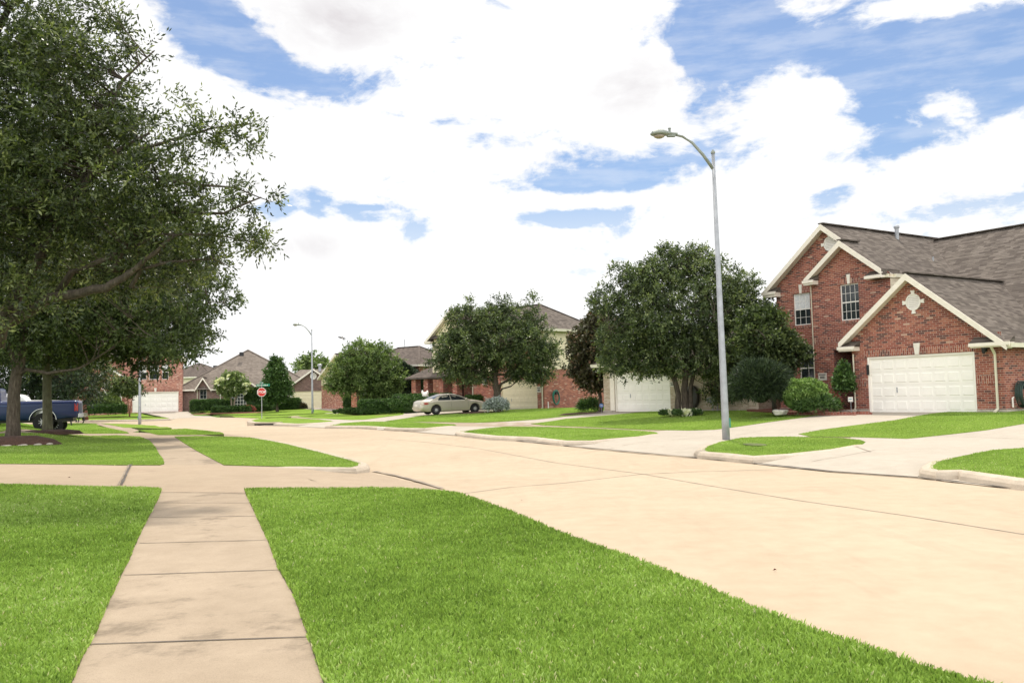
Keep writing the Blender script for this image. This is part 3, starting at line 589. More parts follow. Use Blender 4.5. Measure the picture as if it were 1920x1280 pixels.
# ------------------------------------------------------------------ grass blades (real geometry, finer near the camera)
def blades(name, poly, label, dens0=2600, ymax=46, hgt=.05):
    P_ = np.array(poly); x0, y0 = P_.min(0); x1, y1 = P_.max(0); x0 = max(x0, -34); x1 = min(x1, 34); y0 = max(y0, 2.0); y1 = min(y1, ymax)
    allx = []; ally = []
    yb = y0
    while yb < y1:
        ye = min(y1, yb*1.18+.2); dist = (yb+ye)/2; d_ = dens0*min(1, (5.5/dist)**1.25)
        # only what could be seen from near the camera
        xa = max(x0, -.72*ye-2.5); xb = min(x1, .72*ye+2.5)
        if xb > xa:
            n = int((xb-xa)*(ye-yb)*d_); n = min(n, 700000)
            allx.append(RNG.uniform(xa, xb, n)); ally.append(RNG.uniform(yb, ye, n))
        yb = ye
    if not allx: return
    x = np.concatenate(allx); y = np.concatenate(ally)
    k = _inside(x, y, [tuple(p) for p in poly]); x, y = x[k], y[k]
    if len(x) < 10: return
    z = heights(x, y)[1]+.012
    dist = np.hypot(x, y); n = len(x)
    cl = np.sin(x*7.1+np.sin(y*5.3)*1.7)*np.sin(y*6.3+np.sin(x*4.1)*1.9)*.5+.5
    cl2 = np.sin(x*1.3+1.1*np.sin(y*.9))*np.sin(y*1.1+.7)*.5+.5
    cl3 = np.sin(x*23+2*np.sin(y*17))*np.sin(y*21+2*np.sin(x*13))*.5+.5
    h = hgt*(.55+.35*cl+.25*cl3+RNG.uniform(0, .45, n)); wd = .0022*np.maximum(1, dist/4.5)**.85*(.7+RNG.uniform(0, .6, n))*1.1
    a = RNG.uniform(0, 2*pi, n); la = RNG.uniform(0, 2*pi, n)+cl3*2; lean = RNG.uniform(.08, .75, n)*h
    dx, dy = np.cos(a)*wd, np.sin(a)*wd; lx, ly = np.cos(la)*lean, np.sin(la)*lean
    V = np.empty((n, 4, 3))
    V[:, 0] = np.c_[x-dx, y-dy, z-.02]; V[:, 1] = np.c_[x+dx, y+dy, z-.02]
    V[:, 2] = np.c_[x+dx*.35+lx*.45, y+dy*.35+ly*.45, z+h*.62]; V[:, 3] = np.c_[x+lx, y+ly, z+h*(1-.25*lean/h)]
    i = np.arange(n)*4; F = np.c_[i, i+1, i+2, i+3]
    cl4 = np.sin(x*.37+2.1*np.sin(y*.21))*np.sin(y*.43+x*.11)*.5+.5
    t = np.clip(.42+.20*(cl-.5)+.26*(cl2-.5)+.16*(cl4-.5)+RNG.normal(0, .17, n)+(RNG.uniform(0, 1, n) > .975)*.5, 0, 1)
    o = npmesh(name, V.reshape(-1, 3), F, L_grass, tint=np.repeat(t, 4)); tag(o, label, 'grass', kind='stuff'); return o
GL = {'foreground_right': 'mown green grass right of the foreground sidewalk', 'foreground_left': 'mown green grass left of the foreground sidewalk', 'mid_left': 'shaded green grass under the big left trees',
      'mid_verge': 'green grass strip between left sidewalk and street', 'lamp_island': 'bright grass around the near street lamp', 'right_island': 'grass at the right edge of the street',
      'right_yard': 'grass before the right brick garage', 'oak_yard': 'grass around the three trunked oak', 'oak_verge': 'grass strip along the far kerb below the oak', 'far_verge': 'small grass strip left of the street', 'middle_yard': 'grass beside the cream garage drive', 'middle_verge': 'grass strip with the white kerb block', 'truck_yard': 'grass behind the blue pickup'}
for k, lb in GL.items():
    blades('grass', LW[k], lb, 7500 if 'foreground' in k else 3600, 75, .038 if 'foreground' in k else .028)

# a few dry leaf scraps on the street
for i, (px, py) in enumerate([(1453, 1071), (978, 939), (130, 896), (60, 890)]):
    c = hit(px, py, 0, 0); mb = MB(); q = .018+.006*(i % 3); mb.add([(-q, 0, .0), (0, -q*.5, .012), (q, .0, .004), (0, q*.5, .016)], [(0, 1, 2), (0, 2, 3)]); o = mb.build('dry_leaf', M_mulch, recalc=False); o.location = (c[0], c[1], c[2]+.012); o.rotation_euler = (0, 0, i*1.7)
    tag(o, 'tiny dry brown leaf lying on the pale concrete', 'leaf', 'dry leaves on the concrete')
# ------------------------------------------------------------------ houses
def house_root(name, label, cat, o, th):
    return thing(name, label, cat, o, radians(th-90))
class House:
    def __init__(s, name, label, px, py, Y, th, cat='house'):
        s.o = atY(px, py, Y); s.th = radians(th); s.root = thing(name, label, cat, tuple(s.o), s.th-pi/2); s.z0 = s.o[2]
        s.e = np.array([sin(s.th), -cos(s.th), 0]); s.n = np.array([cos(s.th), sin(s.th), 0])
    def w(s, x, y, z): return tuple(s.o+s.e*x+s.n*y+np.array([0, 0, z]))
    def loc(s, px, py, y):      # where a sight line meets the facade plane at depth y -> local x, z
        r = ray(px, py); t = ((s.o+s.n*y-CAM)@s.n)/(r@s.n); p = CAM+r*t-s.o; return float(p@s.e), float(p[2])
    def part(s, mb, name, mats, parent=None, label=None, smooth=False):
        o = mb.build(name, mats, parent or s.root, smooth)
        if label: o['label'] = label
        return o
def rect(x0, x1, z0, z1): return [(x0, z0), (x1, z0), (x1, z1), (x0, z1)]
def garage_door(h, x0, x1, z0, z1, y, m_, cols=8, rows=4, win=False):
    mb = MB(); mb.box(x0, x1, y+.02, y+.07, z0, z1); rh = (z1-z0)/rows; cw = (x1-x0)/cols
    for r in range(rows):
        a, b = z0+r*rh+.006, z0+(r+1)*rh-.006; mb.box(x0+.002, x1-.002, y, y+.022, a, b)
        for c in range(cols):
            p, q = x0+c*cw+cw*.10, x0+(c+1)*cw-cw*.10; u, v = a+rh*.17, b-rh*.17; k = .02
            mb.add([(p, y-.001, u), (q, y-.001, u), (q, y-.001, v), (p, y-.001, v), (p+k, y-.016, u+k), (q-k, y-.016, u+k), (q-k, y-.016, v-k), (p+k, y-.016, v-k)],
                   [(4, 5, 6, 7), (0, 1, 5, 4), (1, 2, 6, 5), (2, 3, 7, 6), (3, 0, 4, 7)])
    d = h.part(mb, 'garage_door', m_); 
    mb = MB(); hx = x0+(x1-x0)*.27; mb.box(hx-.015, hx+.015, y-.045, y-.016, z0+.75, z0+.95); h.part(mb, 'handle', M_galv, d)
    mb = MB(); t = .07; mb.box(x0-t, x0, y-.07, y+.05, z0, z1); mb.box(x1, x1+t, y-.07, y+.05, z0, z1); mb.box(x0-t, x1+t, y-.07, y+.05, z1, z1+t); h.part(mb, 'door_frame', m_)
    return d
def window(h, x0, x1, z0, z1, y, cols=3, rows=2, curtain=False, sash=True, fm=None, ax='x', xc=None):
    """double-hung window recessed in its opening; frame > pane, muntins"""
    fm = fm or M_white; t = .045
    def bx(mb, a, b, c, d, p, q):
        if ax == 'x': mb.box(a, b, c, d, p, q)
        else: mb.box(xc+c-y, xc+d-y, a, b, p, q)
    mb = MB(); bx(mb, x0, x0+t, y, y+.06, z0, z1); bx(mb, x1-t, x1, y, y+.06, z0, z1); bx(mb, x0+t, x1-t, y, y+.06, z1-t, z1); bx(mb, x0+t, x1-t, y-.02, y+.06, z0, z0+t)
    zm = (z0+z1)/2
    if sash: bx(mb, x0+t, x1-t, y+.005, y+.05, zm-.025, zm+.025)
    f = h.part(mb, 'window', fm)
    mb = MB(); mt = .007 if y0big(x1-x0) else .016
    for c in range(1, cols): xx = x0+(x1-x0)*c/cols; bx(mb, xx-mt, xx+mt, y+.012, y+.028, z0+t, z1-t)
    R = rows*2 if sash else rows
    for r in range(1, R):
        if sash and r == rows: continue
        z_ = z0+(z1-z0)*r/R; bx(mb, x0+t, x1-t, y+.013, y+.027, z_-mt, z_+mt)
    if cols > 1 or R > 1: h.part(mb, 'muntins', fm, f)
    mb = MB(); bx(mb, x0+t, x1-t, y+.03, y+.036, z0+t, z1-t); h.part(mb, 'pane', M_curtain if curtain == 'full' else M_glass, f)
    if curtain and curtain != 'full':
        n = 14; mb = MB()
        for i in range(n):
            a = x0+t+(x1-x0-2*t)*i/n; b = x0+t+(x1-x0-2*t)*(i+1)/n; bx(mb, a, b, y+.022+.003*(i % 2), y+.029, zm+.03 if curtain == 'top' else z0+t, z1-t)
        h.part(mb, 'curtain', M_curtain, f)
    return f
def y0big(wd): return wd < 1.3
def keystone(h, x, z0, z1, y, w0=.11, w1=.17):
    mb = MB(); mb.add([(x-w0/2, y-.03, z0), (x+w0/2, y-.03, z0), (x+w1/2, y-.03, z1), (x-w1/2, y-.03, z1), (x-w0/2, y+.02, z0), (x+w0/2, y+.02, z0), (x+w1/2, y+.02, z1), (x-w1/2, y+.02, z1)],
                      [(0, 1, 2, 3), (0, 4, 5, 1), (1, 5, 6, 2), (2, 6, 7, 3), (3, 7, 4, 0)])
    return h.part(mb, 'keystone', M_plaque)
def soldier(h, x0, x1, z0, z1, y, m_=None, n='brick_band'):
    mb = MB(); mb.box(x0, x1, y-.015, y+.01, z0, z1); return h.part(mb, n, m_ or M_soldier)
def round_vent(h, x, z, r, y, horns=True, m_=None):
    mb = MB(); n = 24; ring = [(x+r*cos(2*pi*k/n), z+r*1.06*sin(2*pi*k/n)) for k in range(n)]; ri = [(x+r*.86*cos(2*pi*k/n), z+r*.9*sin(2*pi*k/n)) for k in range(n)]
    mb.add([(a, y-.05, b) for a, b in ring]+[(a, y-.05, b) for a, b in ri]+[(a, y+.01, b) for a, b in ring]+[(a, y-.02, b) for a, b in ri],
           [(k, (k+1) % n, n+(k+1) % n, n+k) for k in range(n)]+[(k, 2*n+k, 2*n+(k+1) % n, (k+1) % n) for k in range(n)]+[(n+k, n+(k+1) % n, 3*n+(k+1) % n, 3*n+k) for k in range(n)]+[tuple(3*n+k for k in range(n))])
    if horns:
        for dx, dz in ((0, 1), (0, -1), (1, 0), (-1, 0)):
            a, b = r*1.0, r*1.45; s0, s1 = .05, .085
            p = [(x+dx*a-dz*s0, z+dz*a-dx*s0), (x+dx*a+dz*s0, z+dz*a+dx*s0), (x+dx*b+dz*s1, z+dz*b+dx*s1), (x+dx*b-dz*s1, z+dz*b-dx*s1)]
            mb.slab([(u, y-.045, v) for u, v in p], (0, .055, 0))
    v = h.part(mb, 'gable_vent', m_ or M_white); bk = MB(); bk.box(x-r*.62, x+r*.62, y-.024, y-.018, z-r*.66, z+r*.66); h.part(bk, 'vent_opening', M_found, v)
    mb = MB(); k = 7
    for i in range(k):
        zz = z-r*.8+r*1.6*(i+.5)/k; hw = r*.84*sqrt(max(.03, 1-((zz-z)/(r*.9))**2))
        mb.add([(x-hw, y-.045, zz-.035), (x+hw, y-.045, zz-.035), (x+hw, y-.026, zz+.024), (x-hw, y-.026, zz+.024)], [(0, 1, 2, 3)])
    h.part(mb, 'louvres', m_ or M_white, v); return v
def gable_roof(h, xl, xr, y0, y1, xa, za, zl, zr, m_, t=.13, nm='roof', trim=True, tm=None, yl=None, yr=None):
    """ridge along local y at x=xa; eave heights zl, zr at xl, xr; trim = rake boards on the front"""
    yl = y1 if yl is None else yl; yr = y1 if yr is None else yr
    mb = MB(); mb.slab([(xa, y0, za), (xl, y0, zl), (xl, yl, zl), (xa, y1, za)], (0, 0, -t)); mb.slab([(xa, y0, za), (xa, y1, za), (xr, yr, zr), (xr, y0, zr)], (0, 0, -t))
    mb.beam((xa, y0-.01, za+.02), (xa, y1, za+.02), .26, .05)
    r = h.part(mb, nm, m_)
    if trim:
        mb = MB()
        for xe, ze in ((xl, zl), (xr, zr)):
            mb.slab([(xa, y0-.045, za-.02), (xe, y0-.045, ze-.02), (xe, y0-.045, ze-.02-.23), (xa, y0-.045, za-.27)], (0, .04, 0))
            s_ = 1 if xe > xa else -1
            mb.slab([(xa, y0-.004, za-.15), (xe, y0-.004, ze-.15), (xe, y0-.004, ze-.19), (xa, y0-.004, za-.19)], (0, .36, 0))
        h.part(mb, 'rake_board', tm or M_white)
    return r
def eave_return(h, x0, x1, y0, y1, z0, z1, side=0, rm=None):
    """boxed cornice return with its little roof"""
    mb = MB(); mb.box(x0, x1, y0, y1, z0, z1, 0); mb.box(x0-.03, x1+.03, y0-.06, y0, z1-.10, z1+.02, 0)
    mb.add([(x0-.03, y0-.05, z1+.022), (x1+.03, y0-.05, z1+.022), (x1+.03, y1, z1+.24), (x0-.03, y1, z1+.24), (x0-.03, y1, z1+.02), (x1+.03, y1, z1+.02)], [(0, 1, 2, 3), (1, 5, 2), (0, 3, 4)], 1)
    return h.part(mb, 'eave_return', [M_trim, rm or M_roof])
def hip(h, x0, x1, y0, y1, z, s, m_, nm='roof', t=.14, fascia=True, fm=None):
    """hip roof over a rectangle, slope s"""
    W, D = x1-x0, y1-y0; a = min(W, D)/2; zr = z+s*a
    if W >= D: r0, r1 = (x0+a, (y0+y1)/2, zr), (x1-a, (y0+y1)/2, zr)
    else: r0, r1 = ((x0+x1)/2, y0+a, zr), ((x0+x1)/2, y1-a, zr)
    c = [(x0, y0, z), (x1, y0, z), (x1, y1, z), (x0, y1, z)]; mb = MB(); vs = c+[r0, r1]
    if W >= D: fs = [(0, 1, 5, 4), (1, 2, 5), (2, 3, 4, 5), (3, 0, 4)]
    else: fs = [(0, 1, 4), (1, 2, 5, 4), (2, 3, 5), (3, 0, 4, 5)]
    mb.add(vs, fs+[(3, 2, 1, 0)])
    k = [(0, 4), (1, 5 if W >= D else 4), (2, 5), (3, 4 if W >= D else 5), (4, 5)]
    for i, j in k:
        if (Vector(vs[i])-Vector(vs[j])).length > .1: mb.beam(Vector(vs[i])+Vector((0, 0, .02)), Vector(vs[j])+Vector((0, 0, .02)), .24, .05)
    r = h.part(mb, nm, m_)
    if fascia:
        mb = MB(); mb.box(x0+.01, x1-.01, y0-.05, y0+.0, z-.17, z+.01); mb.box(x0+.01, x1-.01, y1, y1+.05, z-.17, z+.01); mb.box(x0-.05, x0+.01, y0-.05, y1+.05, z-.17, z+.01); mb.box(x1-.01, x1+.05, y0-.05, y1+.05, z-.17, z+.01)
        h.part(mb, 'gutter', fm or M_gutter)
    return r
def downspout(h, x, y, z0, z1, kick=.25, off=.35, w_=.07, side='front', m_=None):
    mb = MB()
    if side == 'front': pts = [(x, y-off, z1+.12), (x, y-off+.02, z1), (x, y-.06, z1-.28), (x, y-.06, z0+.14), (x, y-.06-kick, z0+.03)]
    else: pts = [(x+off, y, z1+.12), (x+off-.02, y, z1), (x+.06, y, z1-.28), (x+.06, y, z0+.14), (x+.06+kick, y, z0+.03)]
    for a, b in zip(pts[:-1], pts[1:]): mb.beam(a, b, w_, w_*.8)
    return h.part(mb, 'downspout', m_ or M_gutter)
def wall_lantern(h, x, z, y):
    mb = MB(); mb.box(x-.05, x+.05, y-.03, y, z-.1, z+.12, 0); mb.beam((x, y-.02, z+.08), (x, y-.16, z+.14), .025, .025, 0)
    mb.lathe([(.03, .13), (.09, .08), (.085, .06), (.06, -.14), (.02, -.18)], 'z', 6, (x, y-.16, z), 0); return h.part(mb, 'wall_lantern', M_black)
def plaque(h, x0, x1, z0, z1, y, txt='7114', parent=None):
    mb = MB(); mb.box(x0, x1, y-.04, y+.01, z0, z1); p = h.part(mb, 'house_number_plaque', M_plaque)
    mb = MB(); w_, hh = (x1-x0), (z1-z0); mb.box(x0+w_*.1, x1-w_*.1, y-.046, y-.039, z1-hh*.28, z1-hh*.16)
    for i in range(4):
        a = x0+w_*(.24+.14*i); mb.box(a, a+w_*.085, y-.046, y-.039, z0+hh*.24, z0+hh*.58)
    h.part(mb, 'numerals', M_ink, p); return p

# ===== two-storey brick house on the right
R = House('brick_house', 'two-storey red brick house with wide off-white garage door at the right edge', 1630, 772.5, 34.6, 33)
sl_ = .79
mb = MB()
g_ap = (2.05, 5.05); zL = g_ap[1]-sl_*(2.05+.66)-.02; zR = g_ap[1]-sl_*(5.28-2.05)-.02
mb.wall((0, 0, 0), (1, 0, 0), [(-.66, -.02), (5.28, -.02), (5.28, zR), g_ap, (-.66, zL)], [rect(0, 4.3, -.02, 2.15)], .16, (0, 1, 0))
mb.wall((5.28, 0, 0), (0, 1, 0), [(0, -.02), (16, -.02), (16, 2.3), (9.6, 7.4), (3.2, 2.5), (0, 2.5)]); mb.wall((-.66, 0, 0), (0, 1, 0), [(0, -.02), (4, -.02), (4, 2.9), (0, 2.9)])
mb.wall((-3.9, 1.8, 0), (1, 0, 0), [(0, -.02), (3.89, -.02), (3.89, 5.6), (1.82, 7.05), (0, 5.62)], [rect(1.48, 2.40, 3.83, 5.37), [(1.03, -.01), (2.5, -.01), (2.5, 2.42), (1.75, 2.66), (1.03, 2.58)]], .14, (0, 1, 0))
mb.wall((-3.9, 1.8, 0), (0, 1, 0), [(0, -.02), (.6, -.02), (.6, 6), (0, 5.6)])
mb.wall((-6.35, 2.4, 0), (1, 0, 0), [(0, -.02), (2.45, -.02), (4.3, 5.6), (4.3, 6.8), (2.91, 8.05), (0, 5.75)], [rect(.97, 1.89, 3.86, 5.32), rect(1.15, 2.05, .9, 2.9)], .12, (0, 1, 0))
mb.wall((-6.35, 2.4, 0), (0, 1, 0), [(0, -.02), (10, -.02), (10, 5.6), (0, 5.6)])
R.part(mb, 'wall', M_brick)
mb = MB(); mb.wall((-.01, 1.8, 0), (0, 1, 0), [(0, 1.5), (9, 1.5), (9, 7.4), (6, 5.55), (0, 5.55)]); R.part(mb, 'side_wall', M_siding2, label='cream lap siding beside the upper floor')
mb = MB(); mb.box(-2.9, -1.2, 3.4, 3.46, 0, 2.7); mb.box(-1.35, -1.30, 1.95, 3.4, 0, 2.7); mb.box(-2.95, -2.90, 1.95, 3.4, 0, 2.7); mb.box(-2.9, -1.3, 1.96, 3.4, 2.68, 2.72); R.part(mb, 'entry_recess', M_brick)
mb = MB(); mb.box(-2.2, -1.45, 3.3, 3.36, .05, 2.1); dd = R.part(mb, 'front_door', M_dark)
mb = MB(); mb.box(-.70, 0, -.04, .0, -.35, .12); mb.box(4.3, 5.32, -.04, .0, -.35, .12); mb.box(5.28, 5.32, 0, 16, -.35, .12); mb.box(-3.94, -2.87, 1.76, 1.8, -.35, .1); mb.box(-6.39, -3.9, 2.36, 2.4, -.35, .1); R.part(mb, 'foundation', M_found)
garage_door(R, 0.07, 4.23, 0, 2.08, .1, M_doorw, 8, 4)
soldier(R, -.10, 4.45, 2.16, 2.42, 0, n='garage_lintel'); keystone(R, 2.15, 2.15, 2.58, -.015, .15, .26)
soldier(R, 4.34, 5.1, 1.0, 1.30, 0); soldier(R, -.66, -.06, 1.0, 1.30, 0); soldier(R, 4.55, 5.27, 2.62, 2.78, 0)
soldier(R, -3.9, -1.36, 2.93, 3.17, 1.8); soldier(R, -3.35, -2.9, .95, 1.22, 1.8)
soldier(R, -2.52, -1.40, 5.38, 5.62, 1.8, n='window_lintel'); keystone(R, -1.95, 5.37, 5.78, 1.785)
soldier(R, -5.46, -4.38, 5.33, 5.55, 2.4, n='window_lintel'); keystone(R, -4.93, 5.32, 5.72, 2.385)
for x0, x1, zz, y in ((-2.5, -1.42, 3.76, 1.8), (-5.46, -4.38, 3.79, 2.4)):
    mb = MB(); mb.box(x0, x1, y-.03, y+.02, zz-.06, zz+.07); R.part(mb, 'window_sill', M_soldier)
window(R, -2.42, -1.50, 3.83, 5.37, 1.86, 4, 2); window(R, -5.38, -4.46, 3.86, 5.32, 2.46, 3, 2, 'top')
window(R, -5.2, -4.3, .9, 2.9, 2.47, 2, 2)
round_vent(R, 2.1, 4.12, .30, 0); 
zz_ = R.loc(1556, 457, 2.4); round_vent(R, zz_[0], zz_[1], .30, 2.4)
gable_roof(R, -1.0, 5.62, -.35, 6.3, 2.05, 5.2, 2.79, 2.38, M_roof, yl=2.6, yr=2.6, tm=M_trim)
gable_roof(R, -6.83, -.03, 2.05, 12.5, -3.44, 8.23, 5.58, 5.57, M_roof, tm=M_trim)
gable_roof(R, -3.98, -.16, 1.45, 2.7, -2.08, 7.24, 5.80, 5.78, M_roof, tm=M_trim)
mb = MB(); mb.slab([(-.05, 6.8, 5.58), (-.05, 2.6, 2.37), (5.75, 2.6, 2.37), (5.75, 10, 8.03), (-3.44, 10, 8.03), (-3.44, 9.9, 7.95)], (0, 0, -.12)); mb.slab([(-3.44, 10, 8.03), (5.75, 10, 8.03), (5.75, 16.6, 2.4), (-3.44, 16.6, 2.4)], (0, 0, -.12)); mb.beam((-3.0, 10, 8.06), (5.75, 10, 8.06), .28, .05)
R.part(mb, 'main_roof', M_roof)
mb = MB(); mb.box(-.06, .10, 2.05, 6.7, 5.42, 5.56); mb.box(-.75, -.03, 1.72, 1.80, 5.42, 5.56); mb.box(-.75, .05, 1.5, 2.06, 5.40, 5.44); R.part(mb, 'gutter', M_gutter)
eave_return(R, -1.02, -.30, -.36, -.0, 2.42, 2.58); eave_return(R, 4.35, 5.70, -.34, 0, 2.26, 2.40); eave_return(R, -4.02, -3.5, 1.44, 1.8, 5.52, 5.70); eave_return(R, -6.86, -6.1, 2.04, 2.4, 5.28, 5.50); eave_return(R, -.9, -.16, 1.44, 1.8, 5.40, 5.52)
mb = MB(); mb.box(5.62, 5.74, -.3, 12, 2.22, 2.37); R.part(mb, 'gutter', M_gutter)
downspout(R, 5.05, 0, 0, 2.3, .25, .32); downspout(R, -3.86, 1.8, .8, 5.55, .0, .1, .035)
mb = MB(); mb.tube([(-.56, -.07, 2.3), (-.56, -.07, .2), (-.60, -.12, .02)], .03, 6); R.part(mb, 'drain_pipe', M_gutter)
wall_lantern(R, 4.72, 2.22, 0)
mb = MB(); mb.box(-.02+.04, .10, -.09, -.02, 1.45, 1.85); R.part(mb, 'porch_light', M_black)
px_ = R.loc(1543, 706, 1.8); plaque(R, px_[0]-.21, px_[0]+.21, px_[1]-.16, px_[1]+.16, 1.8)
vx = R.loc(1665, 440, 8.0); mb = MB(); mb.lathe([(.09, -.5), (.09, .22), (.13, .22), (.13, .32), (.02, .36)], 'z', 10, (-3.0, 7.0, 8.15)); R.part(mb, 'roof_vent', M_galv)
mb = MB(); mb.lathe([(.04, -.3), (.04, .5)], 'z', 8, (-1.4, 7.2, 6.3)); R.part(mb, 'roof_vent', M_galv)
mb = MB(); mb.lathe([(.05, 0), (.06, .05), (.02, .1)], 'y', 8, (-1.02, 1.55, 2.45)); 

# ===== beige brick house behind the oak
B = House('beige_house', 'single-storey beige brick house with white garage door behind the three-trunked oak', 1154, 771.5, 48.5, 40)
mb = MB(); mb.wall((0, 0, 0), (1, 0, 0), [(-.85, -.3), (9.2, -.3), (9.2, 2.55), (-.85, 2.55)], [rect(0, 3.9, -.02, 2.1)], .16, (0, 1, 0)); mb.wall((-.85, 0, 0), (0, 1, 0), rect(0, 11, -.3, 2.55)); mb.wall((9.2, 0, 0), (0, 1, 0), rect(0, 11, -.3, 2.55)); B.part(mb, 'wall', M_brickb)
garage_door(B, .07, 3.83, 0, 2.03, .1, M_doorw, 8, 4); hip(B, -1.3, 9.6, -.45, 11.4, 2.62, .40, M_roof)
mb = MB(); mb.box(-.32, -.0, -.05, .02, 0, 2.5); B.part(mb, 'corner_board', M_trim)
for a_, b_, c_ in ((-.9, 0, .06), (3.9, 9.22, .10)):
    mb = MB(); mb.box(a_, b_, -.05, .0, -.5, c_); B.part(mb, 'foundation', M_found)
pb = B.loc(1261, 720, 0); plaque(B, pb[0]-.17, pb[0]+.17, pb[1]-.13, pb[1]+.13, 0)

# ===== cream-sided house
C = House('cream_sided_house', 'two-storey house of red brick and cream siding with cream garage door', 940, 768, 67, 45)
mb = MB()
mb.wall((0, 0, 0), (1, 0, 0), [(-3.2, -.4), (4.5, -.4), (4.5, 2.93), (-3.2, 2.93)], [rect(0, 3.8, -.15, 2.2), rect(-2.1, -1.45, 1.95, 2.5)], .16, (0, 1, 0))
mb.wall((4.5, 0, 0), (0, 1, 0), [(0, -.4), (7.6, -.4), (7.6, 2.93), (0, 2.93)])
mb.wall((-8, 1.4, 0), (1, 0, 0), [(-.6, -.3), (5, -.3), (5, 3.0), (-.6, 3.0)], [rect(1.2, 2.2, 0, 2.3), rect(3.2, 4.1, .4, 2.3)], .1, (0, 1, 0)); mb.wall((-3.2, 0, 0), (0, 1, 0), rect(0, 1.4, -.3, 2.93))
mb.wall((0, -.01, 0), (1, 0, 0), [(-.8, 2.94), (3.9, 2.94), (3.9, 5.75), (-.8, 5.75)], [rect(1.6, 2.6, 3.6, 5.1)], .1, (0, 1, 0))
C.part(mb, 'wall', M_brick2)
mb = MB(); mb.wall((4.52, 0, 0), (0, 1, 0), rect(0, 7.6, 2.93, 5.78)); mb.wall((3.9, -.02, 0), (1, 0, 0), rect(0, .62, 2.93, 5.78)); C.part(mb, 'side_siding', M_siding); mb = MB(); mb.wall((-8.0, -.02, 0), (1, 0, 0), [(0, 2.93), (7.2, 2.93), (7.2, 5.7), (5.2, 5.8), (2.6, 7.9), (0, 5.8)], [rect(2.4, 3.2, 5.2, 6.5)], .1, (0, 1, 0)); mb.wall((-8, 0, 0), (0, 1, 0), rect(0, 8, 2.93, 5.78)); C.part(mb, 'upper_wall', M_siding)
garage_door(C, .07, 3.73, -.13, 2.13, .1, M_doorc, 8, 4); window(C, -2.1, -1.45, 1.95, 2.5, .06, 1, 1, sash=False); window(C, 1.6, 2.6, 3.6, 5.1, .05, 2, 2); window(C, -5.6, -4.8, 5.2, 6.5, .05, 2, 2); window(C, -4.8, -3.9, .4, 2.3, 1.47, 1, 2)
mb = MB(); mb.box(-6.75, -5.85, 1.5, 1.55, 0, 2.25); C.part(mb, 'front_door', M_dark)
soldier(C, -.1, 3.9, 2.2, 2.45, 0, n='garage_lintel')
best = min(((abs(sum((np.array((lambda q: (960+FPX*((q-CAM)@rt)/((q-CAM)@fw), 640-FPX*((q-CAM)@(np.cross(rt, fw)))/((q-CAM)@fw)))(np.array(C.w(4.95-a, -.45+a, 5.85+.62*a))))-np.array((1034, 574)))**2)), a) for a in np.arange(3.6, 4.7, .1)))
ca = best[1]
mb = MB(); zr = 5.85+.62*ca; xc, yc = 4.95-ca, -.45+ca
mb.add([(-8.3, -.45, 5.85), (4.95, -.45, 5.85), (4.95, yc+ca, 5.85), (-8.3, yc+ca, 5.85), (xc, yc, zr), (-8.3, yc, zr)], [(0, 1, 4, 5), (1, 2, 4), (2, 3, 5, 4), (0, 5, 3), (3, 2, 1, 0)]); mb.beam((xc, yc, zr+.02), (-8.3, yc, zr+.02), .24, .05); mb.beam((xc, yc, zr+.02), (4.95, -.45, 5.87), .24, .05); mb.beam((xc, yc, zr+.02), (4.95, yc+ca, 5.87), .24, .05)
C.part(mb, 'roof', M_roof)
gable_roof(C, -8.45, -2.35, -.4, yc, -5.4, 8.0, 5.72, 5.72, M_roof, tm=M_trim)
mb = MB(); mb.box(-2.3, 4.95, -.52, -.45, 5.68, 5.86); mb.box(4.95, 5.02, -.52, yc+ca, 5.68, 5.86); C.part(mb, 'gutter', M_gutter)
downspout(C, 4.35, 0, 0, 5.6, .15, .35, .09); downspout(C, -3.1, 0, 0, 2.9, .1, .3, .07); eave_return(C, -8.5, -7.8, -.42, 0, 5.45, 5.62)
mb = MB(); mb.slab([(-10.6, -.9, 2.7), (-2.6, -.9, 2.7), (-2.9, 1.45, 3.75), (-9.5, 1.45, 3.75)], (0, 0, -.12)); mb.slab([(-10.6, -.9, 2.7), (-9.5, 1.45, 3.75), (-9.5, 4, 3.75), (-10.6, 4, 2.7)], (0, 0, -.12)); C.part(mb, 'porch_roof', M_roofd)
for xx in (-10.1, -8.5, -6.6, -4.9):
    mb = MB(); mb.box(xx, xx+.55, -.6, -.05, -.4, 2.55); C.part(mb, 'porch_column', M_brick2)
wall_lantern(C, 4.05, 2.1, 0); pc = C.loc(1011, 730, 0); plaque(C, pc[0]-.2, pc[0]+.2, pc[1]-.22, pc[1]+.22, 0)
mb = MB(); mb.box(-3.2, 4.54, -.04, 0, -.6, .0); mb.box(4.5, 4.55, 0, 7.6, -.6, .03); C.part(mb, 'foundation', M_found)

# ===== hip-roofed brick house between the two trees
Hh = House('hip_roofed_house', 'red brick house with brown hip roof beyond the round dark bush', 786, 762, 80, 50)
zt = Hh.loc(786, 683, 0)[1]
mb = MB(); mb.wall((0, 0, 0), (1, 0, 0), [(-9.5, -.6), (0, -.6), (0, zt-.05), (-9.5, zt-.05)], [rect(-8, -6.6, 1, 2.6)], .1, (0, 1, 0)); mb.wall((0, 0, 0), (0, 1, 0), rect(0, 9, -.6, zt-.05)); Hh.part(mb, 'wall', M_brick2)
window(Hh, -8, -6.6, 1, 2.6, .05, 3, 3); hip(Hh, -9.9, .4, -.4, 7.0, zt, .52, M_roofd, fm=M_trim); pa = (-3, 3, zt+1.2)
mb = MB(); mb.lathe([(.03, 0), (.03, 1.3)], 'z', 6, (-6.5, 4.4, zt+1.5)); Hh.part(mb, 'roof_vent', M_galv)

